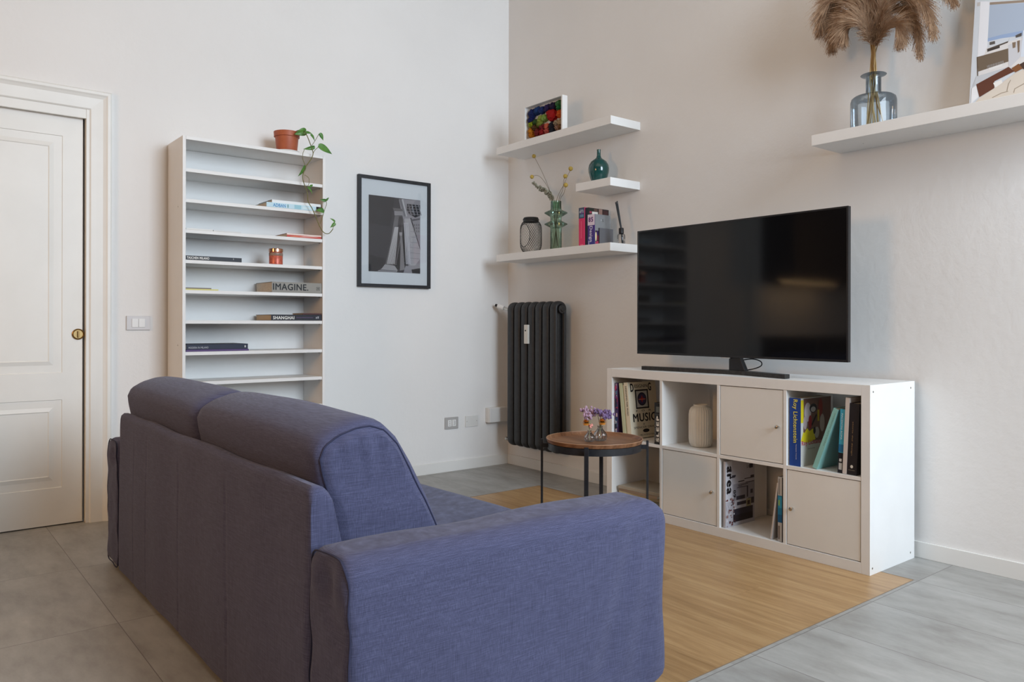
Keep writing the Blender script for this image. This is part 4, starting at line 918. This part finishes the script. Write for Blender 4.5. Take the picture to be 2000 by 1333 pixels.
art_poly('cover_print', t, oC, X_, TA, [((222, 213, 190), rc(.002, .002, .222, .303)), (INK, rc(.052, .158, .158, .262)), ((188, 188, 184), rc(.062, .166, .148, .254)), ((36, 38, 58), ell(.105, .210, .036, .036)), ((60, 50, 90), ell(.105, .210, .028, .028)), ((180, 44, 40), [(.105, .232), (.112, .215), (.136, .210), (.112, .204), (.105, .190), (.098, .204), (.076, .210), (.098, .215)]), ((205, 140, 130), rc(.076, .2065, .134, .2095)), (INK, ell(.118, .038, .026, .010))])
a1b = cells[0][1]
t = book('book', 'black book with white lettering SLEEP on its spine, right end of the upper left cube', 'book', (cf + .006, a1b + .040, zk), Z_, NY, X_, .215, .037, .17, cm(34, 34, 36), GK, spine=cm(30, 30, 32))
title(t, 'SLEEP', (cf + .006, a1b + .008, zk + .012), Z_, Y_, .135, .018, WHT, .06); title(t, 'magazine of beds and rooms', (cf + .006, a1b + .031, zk + .012), Z_, Y_, .12, .005, WHT, 0)
art_poly('spine_print', t, (cf + .006, a1b + .040, zk), NY, Z_, [((92, 96, 92), rc(.012, .165, .034, .195)), ((60, 60, 60), rc(.004, .15, .036, .158))])
# magazines in the lower left cube
random.seed(6); cols = [(176, 172, 160), (120, 118, 104), (190, 180, 150), (150, 130, 110), (168, 160, 146)]
LBL = ['lowest magazine of the pile in the lower left cube', 'second magazine from the bottom in the lower left cube', 'middle magazine of the pile in the lower left cube', 'fourth magazine from the bottom in the lower left cube', 'pale magazine on top of the pile in the lower left cube']
z = zb
sk = (1.5, -1.5, 3, -2.5, 2)
for k in range(5):
    T_ = (.020, .016, .018, .014, .016)[k]; dy = (0, .01, -.01, .006, .0)[k]
    book('magazine', LBL[k], 'magazine', (xk + .014 + .006 * (k % 2), a1 - .018 + dy * .5, z), (math.sin(R(sk[k])), -math.cos(R(sk[k])), 0), Z_, (math.cos(R(sk[k])), math.sin(R(sk[k])), 0), .285, T_, .22, cm(*cols[k]), 'pile of magazines in the lower left cube', pages=cm(210, 205, 190), board=.0008); z += T_ + .0004
# ribbed white vase
rv = V((-.295, -1.948, zk))
t = MB().lathe([(.0, 0), (.042, 0), (.049, .005), (.056, .020), (.0585, .04), (.0585, .160), (.056, .182), (.048, .198), (.040, .204), (.036, .206), (.036, .214), (.033, .214), (.032, .20), (0, .12)], rv, 160, cap0=False, cap1=False,
               fn=lambda a, z: 1 + (.024 * math.cos(a * 28) if .006 < z < .2 else 0)).build('ribbed_vase', RIBC); tag(t, 'white vertically ribbed ceramic vase standing in an open cabinet cube', 'vase')
# upper right cube
a4, b4 = cells[3]
t = book('book', 'large blue-spined art book with yellow lettering in the upper right cube', 'book', (xk - .004, a4 - .006, zk), Z_, NY, X_, .298, .055, .25, cm(214, 214, 210), GK, spine=cm(28, 66, 140), board=.003)
yc = a4 - .006
title(t, 'Roy Lichtenstein', (xk - .004, yc - .014, zk + .292), NZ, NY, .190, .026, cm(225, 215, 90), .02); title(t, 'Fondazione Triennale', (xk - .004, yc - .032, zk + .095), NZ, NY, .066, .004, WHT)
art_poly('cover_print', t, (xk - .004, yc - .055, zk), X_, Z_, [((206, 205, 200), rc(0, 0, .25, .298)), ((120, 88, 78), rc(.02, .105, .25, .295)), ((222, 204, 40), rc(.0, .190, .022, .29)), ((224, 206, 40), [(.0, .11), (.02, .15), (.03, .145), (.05, .165), (.07, .15), (.10, .16), (.12, .11), (.06, .10)]), ((196, 184, 186), ell(.055, .235, .028, .042)), ((30, 28, 34), ell(.10, .25, .030, .020)), ((196, 190, 190), ell(.10, .245, .020, .012)), ((186, 168, 172), ell(.035, .19, .016, .03)), ((150, 40, 48), ell(.075, .19, .014, .03)), ((34, 30, 34), [(.09, .17), (.13, .215), (.125, .225), (.085, .18)]), ((150, 52, 40), ell(.16, .25, .018, .040)), ((202, 186, 178), ell(.175, .18, .02, .04)), ((210, 180, 40), rc(.135, .19, .15, .24)), ((190, 180, 176), ell(.13, .14, .02, .025)), ((40, 34, 36), ell(.11, .15, .010, .016))])
title(t, 'Roy Lichtenstein', (xk + .002, yc - .0555, zk + .085), X_, Z_, .20, .026, cm(188, 44, 70), .02); title(t, 'opera prima', (xk + .05, yc - .0555, zk + .07), X_, Z_, .06, .006, INK)
la_ = R(20); A2 = V((0, -math.sin(la_), math.cos(la_))); B2 = V((0, -math.cos(la_), -math.sin(la_)))
T2 = .022; o2 = V((xk - .004, -2.6255, zk + T2 * math.sin(la_)))
t = book('book', 'pale teal book leaning steeply against the others in the upper right cube', 'book', o2, A2, B2, X_, .280, T2, .19, cm(134, 186, 180), GK, pages=cm(196, 200, 190))
title(t, 'interni arredo', o2 + A2 * .26 + B2 * .013, -A2, B2, .15, .005, cm(96, 140, 134))
ll = R(2.5); A3 = V((0, -math.sin(ll), math.cos(ll))); B3 = V((0, -math.cos(ll), -math.sin(ll))); o3 = V((xk - .002, -2.7385, zk + .001))
t = book('book', 'bright blue book with black foot beside the leaning teal book', 'book', o3, A3, B3, X_, .268, .022, .20, cm(40, 120, 158), GK, spine=cm(64, 168, 204))
art_poly('spine_print', t, o3, B3, A3, [((24, 28, 40), rc(0, 0, .022, .085)), ((30, 110, 160), rc(0, .088, .022, .12)), ((205, 210, 214), rc(.005, .048, .016, .060)), ((190, 196, 200), rc(.004, .014, .018, .042))])
title(t, 'PIACENTINI ROMA', o3 + A3 * .25 + B3 * .006, -A3, B3, .11, .008, cm(190, 226, 238), .02)
o4 = V((xk - .008, -2.7625, zk + .001))
t = book('book', 'tall pale pinkish-white book between the blue and the black book', 'book', o4, A3, B3, X_, .318, .018, .235, cm(206, 196, 190), GK, pages=WHT)
o5 = V((xk - .008, -2.7815, zk + .002))
t = book('book', 'tall black book with a round white emblem on its spine, upper right cube', 'book', o5, A3, B3, X_, .296, .042, .22, cm(34, 33, 38), GK, spine=cm(30, 28, 34), board=.003)
title(t, 'storia del design', o5 + A3 * .22 + B3 * .014, -A3, B3, .14, .007, cm(150, 120, 84)); 
art_poly('emblem', t, o5, B3, A3, [((220, 216, 206), ell(.020, .034, .006, .0065)), ((120, 112, 100), rc(.006, .018, .034, .020))])
# lower third cube
a3, b3 = cells[2]
t = book('magazine', 'architecture magazine titled area 09 with a grey photo cover, lower third cube', 'magazine', (xk - .006, a3 - .014, zb), Z_, NY, X_, .315, .012, .235, cm(188, 186, 192), 'magazines in the lower third cube', pages=WHT, board=.001)
oa = V((xk - .006, a3 - .026, zb)); ca = (a3 - .026)
random.seed(21); its = [((186, 184, 192), rc(0, 0, .235, .315)), ((204, 204, 212), rc(0, .12, .05, .315)), ((150, 148, 158), rc(.06, .12, .235, .2))]
for u, v_, w_, h in ((.035, .262, .012, .012), (.03, .232, .045, .006), (.05, .236, .03, .008), (.10, .206, .05, .005), (.10, .19, .08, .003), (.15, .215, .07, .004), (.16, .196, .07, .004), (.09, .178, .09, .003), (.085, .122, .07, .018), (.17, .126, .010, .055), (.20, .14, .02, .02), (.09, .095, .075, .016), (.18, .09, .05, .03), (.06, .05, .16, .03), (.06, .03, .15, .022), (.20, .215, .03, .014), (.19, .265, .03, .02)): its.append(((58, 56, 68), rc(u, v_, u + w_, v_ + h)))
its += [((160, 152, 120), rc(.165, .08, .205, .118)), ((60, 44, 40), rc(.174, .088, .196, .108)), ((120, 118, 128), [(.09, .18), (.115, .196), (.14, .18)]), ((46, 42, 50), rc(.06, .018, .22, .05))]
for k in range(46): its.append((random.choice([(110, 60, 60), (214, 208, 212), (80, 54, 60), (150, 120, 116), (200, 196, 204), (60, 40, 44)]), rc(*(lambda u, v_: (u, v_, u + .004 + random.random() * .012, v_ + .003 + random.random() * .010))(random.random() * .07, random.random() * .135))))
art_poly('cover_print', t, oa, X_, Z_, its)
title(t, 'area', oa + V((.008, 0, .292)), NZ, X_, .135, .036, cm(24, 22, 28), .05); title(t, '09', oa + V((.060, 0, .172)), NZ, X_, .036, .022, cm(24, 22, 28), .04); title(t, 'inventory', oa + V((.062, 0, .134)), NZ, X_, .05, .010, cm(60, 58, 66)); title(t, 'Londra', oa + V((.17, 0, .268)), X_, Z_, .05, .018, cm(60, 58, 70))
l7 = R(-8); A7 = V((0, math.sin(-l7) * -1, math.cos(l7))); B7 = V((0, -math.cos(l7), -math.sin(-l7)))
A7 = V((0, -.130, .9915)); B7 = V((0, -.9915, -.130)); o7 = V((xk - .004, -2.421, zb + .0012))
book('magazine', 'thin white magazine leaning right in the lower third cube', 'magazine', o7, A7, B7, X_, .262, .007, .20, cm(200, 192, 188), 'magazines in the lower third cube', pages=cm(190, 180, 176), board=.001)
t = book('magazine', 'blue and white spined magazine at the right of the lower third cube', 'magazine', (xk - .004, b3 + .034, zb), Z_, NY, X_, .288, .026, .21, cm(120, 126, 132), 'magazines in the lower third cube', spine=cm(196, 200, 206), pages=WHT)
art_poly('spine_print', t, (xk - .004, b3 + .034, zb), NY, Z_, [((36, 130, 180), rc(0, .085, .026, .205)), ((60, 160, 205), rc(.004, .15, .02, .20)), ((28, 96, 150), rc(0, .085, .026, .12)), ((150, 190, 90), rc(.003, .16, .010, .185)), ((40, 40, 46), rc(.021, .0, .026, .288)), ((150, 150, 156), rc(.004, .21, .010, .28)), ((120, 110, 110), rc(.003, .01, .010, .07))])

# ---------------------------------------------------------------- television
tv = thing('television', 'large flat black television on a wide foot standing on the white cabinet', 'television', (-.30, -2.14, .7705))
ty0, ty1, tz0, tz1 = -2.739, -1.543, .853, 1.522; tx = -.323
B('housing', BEZEL, tv, (tx + .002, ty0, tz0), (tx + .022, ty1, tz1), .002)
B('rear_bulge', BEZEL, tv, (tx + .0222, ty0 + .18, tz0 + .08), (tx + .055, ty1 - .18, tz1 - .12), .012)
mb = MB()
for a, b in (((ty0, tz0), (ty0 + .008, tz1)), ((ty1 - .008, tz0), (ty1, tz1)), ((ty0 + .008, tz1 - .008), (ty1 - .008, tz1)), ((ty0 + .008, tz0), (ty1 - .008, tz0 + .011))):
    mb.box((tx - .001, a[0], a[1]), (tx + .0018, b[0], b[1]))
mb.build('bezel', BEZEL, tv, bevel=.0005)
B('screen', SCREEN, tv, (tx, ty0 + .0082, tz0 + .0112), (tx + .0017, ty1 - .0082, tz1 - .0082), 0)
lab(B('logo_tab', GREYP, tv, (tx - .001, -2.14, tz0 - .005), (tx + .008, -2.09, tz0 - .0002), .001), 'small silver tab')
# neck and long foot bar
nk = MB(); nv = [(-.306, -2.125, .79), (-.306, -2.215, .79), (-.306, -2.185, .8525), (-.306, -2.125, .8525)]
nk.add(nv + [(x + .03, y, z) for x, y, z in nv], [(0, 1, 2, 3), (4, 7, 6, 5), (0, 4, 5, 1), (1, 5, 6, 2), (2, 6, 7, 3), (3, 7, 4, 0)]); nk.build('neck', BEZEL, tv, bevel=.001)
ft = MB(); top = [(-.385, -2.478), (-.345, -2.478), (-.268, -2.22), (-.262, -2.09), (-.345, -1.62), (-.375, -1.62), (-.318, -2.11), (-.322, -2.21)]
n = len(top); ft.add([(x, y, .7708) for x, y in top] + [(x, y, .7905) for x, y in top], [list(range(n)), list(reversed(range(n, 2 * n)))] + [(i, (i + 1) % n, n + (i + 1) % n, n + i) for i in range(n)])
ft.build('foot', FOOT, tv, bevel=.0015)
MB().tube(smooth_path([(-.262, -2.16, .838), (-.235, -2.21, .846), (-.22, -2.245, .835), (-.222, -2.25, .815), (-.24, -2.225, .800), (-.25, -2.19, .792)], 8), .0028, 8).build('cable', BEZEL, tv)

# ---------------------------------------------------------------- side table with tray top
tc_ = V((-1.012, -1.908, 0)); TZ = .013; vd = V((.705, .709, 0)); vr = V((.709, -.705, 0))
tb = thing('side_table', 'round side table with walnut tray top and thin black metal legs', 'table', tc_)
MB().lathe([(.0, .4705), (.208, .4705), (.2135, .473), (.218, .486), (.2185, .4885), (.217, .490), (.2145, .489), (.208, .4765), (.204, .4745), (.0, .4745)], tc_ + V((0, 0, .008)), 96, cap0=False, cap1=False).build('tray_top', WAL, tb)
lab(MB().lathe([(.2160, .4893), (.2165, .4906), (.2180, .4906), (.2186, .4893)], tc_ + V((0, 0, .008)), 96, cap0=False, cap1=False).build('tray_rim', m_noise('pale_walnut_edge', (.42, .24, .14), (.50, .30, .18), 20, .4), tb), 'paler rim edge')
MB().lathe([(.205, .440), (.2115, .440), (.2115, .4702), (.205, .4702)], tc_ + V((0, 0, .008)), 96, cap0=False, cap1=False).add([], []).build('ring', BLACKM, tb)
for k, th in enumerate((0, 98, 180, 278)):
    dr = vr * math.cos(R(th)) - vd * math.sin(R(th)); p = tc_ + dr * .238; tn = V((-dr.y, dr.x, 0))
    M = Matrix((dr, tn, V((0, 0, 1)))).transposed().to_4x4(); M.translation = p
    l = MB().box((-.005, -.009, 0), (.005, .009, .490), 0, .001, M); l.box((-.0262, -.009, .452), (-.0052, .009, .470), 0, .0008, M)
    l.build('leg', BLACKM, tb)
mb = MB()
mb.tube([tc_ + (vr * math.cos(R(0)) - vd * math.sin(R(0))) * .20 + V((0, 0, .462)), tc_ + (vr * math.cos(R(180)) - vd * math.sin(R(180))) * .20 + V((0, 0, .462))], .006, 8)
mb.build('cross_bar', BLACKM, tb)
# two little ribbed glass bud vases with flowers
PUR = m_noise('dried_purple', (.13, .08, .19), (.24, .16, .30), 120, .9); PIN = m_noise('dried_pink_purple', (.34, .20, .30), (.48, .34, .42), 120, .9); ORA = m_noise('orange_petals', (.62, .22, .02), (.80, .36, .05), 90, .8)
GST = mat('pale_green_stem', (.25, .28, .15), .8)
def budvase(off, label, hs):
    c = tc_ + off + V((0, 0, .4830)); prof_ = [(.0, 0), (.017, 0), (.025, .006), (.029, .018), (.027, .030), (.018, .042), (.011, .050), (.0095, .058), (.012, .063), (.0105, .063), (.008, .056), (.0155, .040), (.024, .028), (.025, .018), (.021, .008), (.0, .005)]
    o = MB().lathe([(r * hs, z * hs) for r, z in prof_], c, 72, cap0=False, cap1=False, fn=lambda a, z: 1 + .05 * math.cos(a * 12)).build('bud_vase', CGLASS)
    tag(o, label, 'vase'); return c
c1 = budvase(vr * -.022 + vd * -.02, 'left one of two tiny ribbed clear glass bud vases on the tray table', .82)
c2 = budvase(vr * .026 + vd * .012, 'right, larger of two tiny ribbed clear glass bud vases on the tray table', 1.08)
random.seed(5)
def ff_(x, y): return at(1120 + x / 13.33, 780 + y / 13.33, 0, None) if False else None
def fpt(x, y, dep=0):   # point at the depth of the table centre
    d = Ff + Rr * ((1120 + x / 13.33 - 1000) / 1514.165) + V((0, 0, 1)) * ((632.13 - (780 + y / 13.33)) / 1514.165)
    return Cc + d * ((tc_ - Cc).dot(Ff) + dep)
def cluster(name, label, cat, c, head, r, m_, kind, grp):
    t = thing(name, label, cat, c + V((0, 0, .006)), grp)
    MB().tube(smooth_path([c + V((0, 0, .008)), c + V((0, 0, .05)), head * .35 + (c + V((0, 0, .06))) * .65 + V((0, 0, .006)), head], 5), .0013, 5).build('stem', GST, t)
    mb = MB()
    if kind == 'statice':
        for k in range(22):
            bm = bmesh.new(); bmesh.ops.create_icosphere(bm, subdivisions=1, radius=r * random.uniform(.26, .42)); p = head + V((random.gauss(0, .5), random.gauss(0, .5), random.gauss(0, .42))) * r
            for q in bm.verts: q.co = V((q.co.x, q.co.y, q.co.z * 1.3)) * random.uniform(.85, 1.2) + p
            mb.bm(bm, 0, None, False)
    else:
        for ring, (nn, rr0, zt_) in enumerate(((14, .9, -.8), (16, .9, -.35), (16, .9, 0), (14, .9, .4), (12, .8, .8), (8, .8, 1.5), (5, .75, 3))):
            for k in range(nn):
                a = 2 * math.pi * k / nn + ring; dr = V((math.cos(a), math.sin(a), zt_)).normalized(); sd = V((-math.sin(a), math.cos(a), 0)) * r * .22; e = head + dr * r * rr0
                mb.add([head, head + (e - head) * .6 + sd, e, head + (e - head) * .6 - sd], [(0, 1, 2, 3)], 0, False)
    mb.build('flower_head', m_, t, fix=False)
GF = 'dried flowers in the two bud vases'
for (x, y), r, m_, kd, c, lb, nm, dp in [((320, 330), .017, PIN, 'statice', c1, 'pale purple dried flower at the far left of the small bouquet', 'statice_flower', .01), ((400, 430), .018, PIN, 'statice', c1, 'pinkish dried flower at the left, above the orange bloom', 'statice_flower', -.02), ((500, 320), .018, PIN, 'statice', c1, 'dusky purple dried flower at the top left of centre', 'statice_flower', .02),
        ((610, 310), .014, PUR, 'statice', c2, 'small purple dried flower at the top centre of the bouquet', 'statice_flower', .0), ((720, 340), .015, PUR, 'statice', c2, 'purple dried flower right of the top centre', 'statice_flower', .02), ((810, 400), .022, PUR, 'statice', c2, 'large deep purple dried flower on the right of the bouquet', 'statice_flower', -.01), ((925, 400), .019, PUR, 'statice', c2, 'deep purple dried flower at the far right of the bouquet', 'statice_flower', .01),
        ((340, 610), .022, ORA, 'bloom', c1, 'orange bloom hanging on the left of the small bouquet', 'orange_flower', -.02), ((760, 590), .023, ORA, 'bloom', c2, 'orange bloom on the right of the small bouquet', 'orange_flower', -.01), ((460, 690), .010, cm(220, 150, 140, .9), 'statice', c1, 'tiny pink dried flower low at the vase neck', 'statice_flower', -.03)]:
    cluster(nm, lb, 'flower', c, fpt(x, y, dp), r, m_, kd, GF)
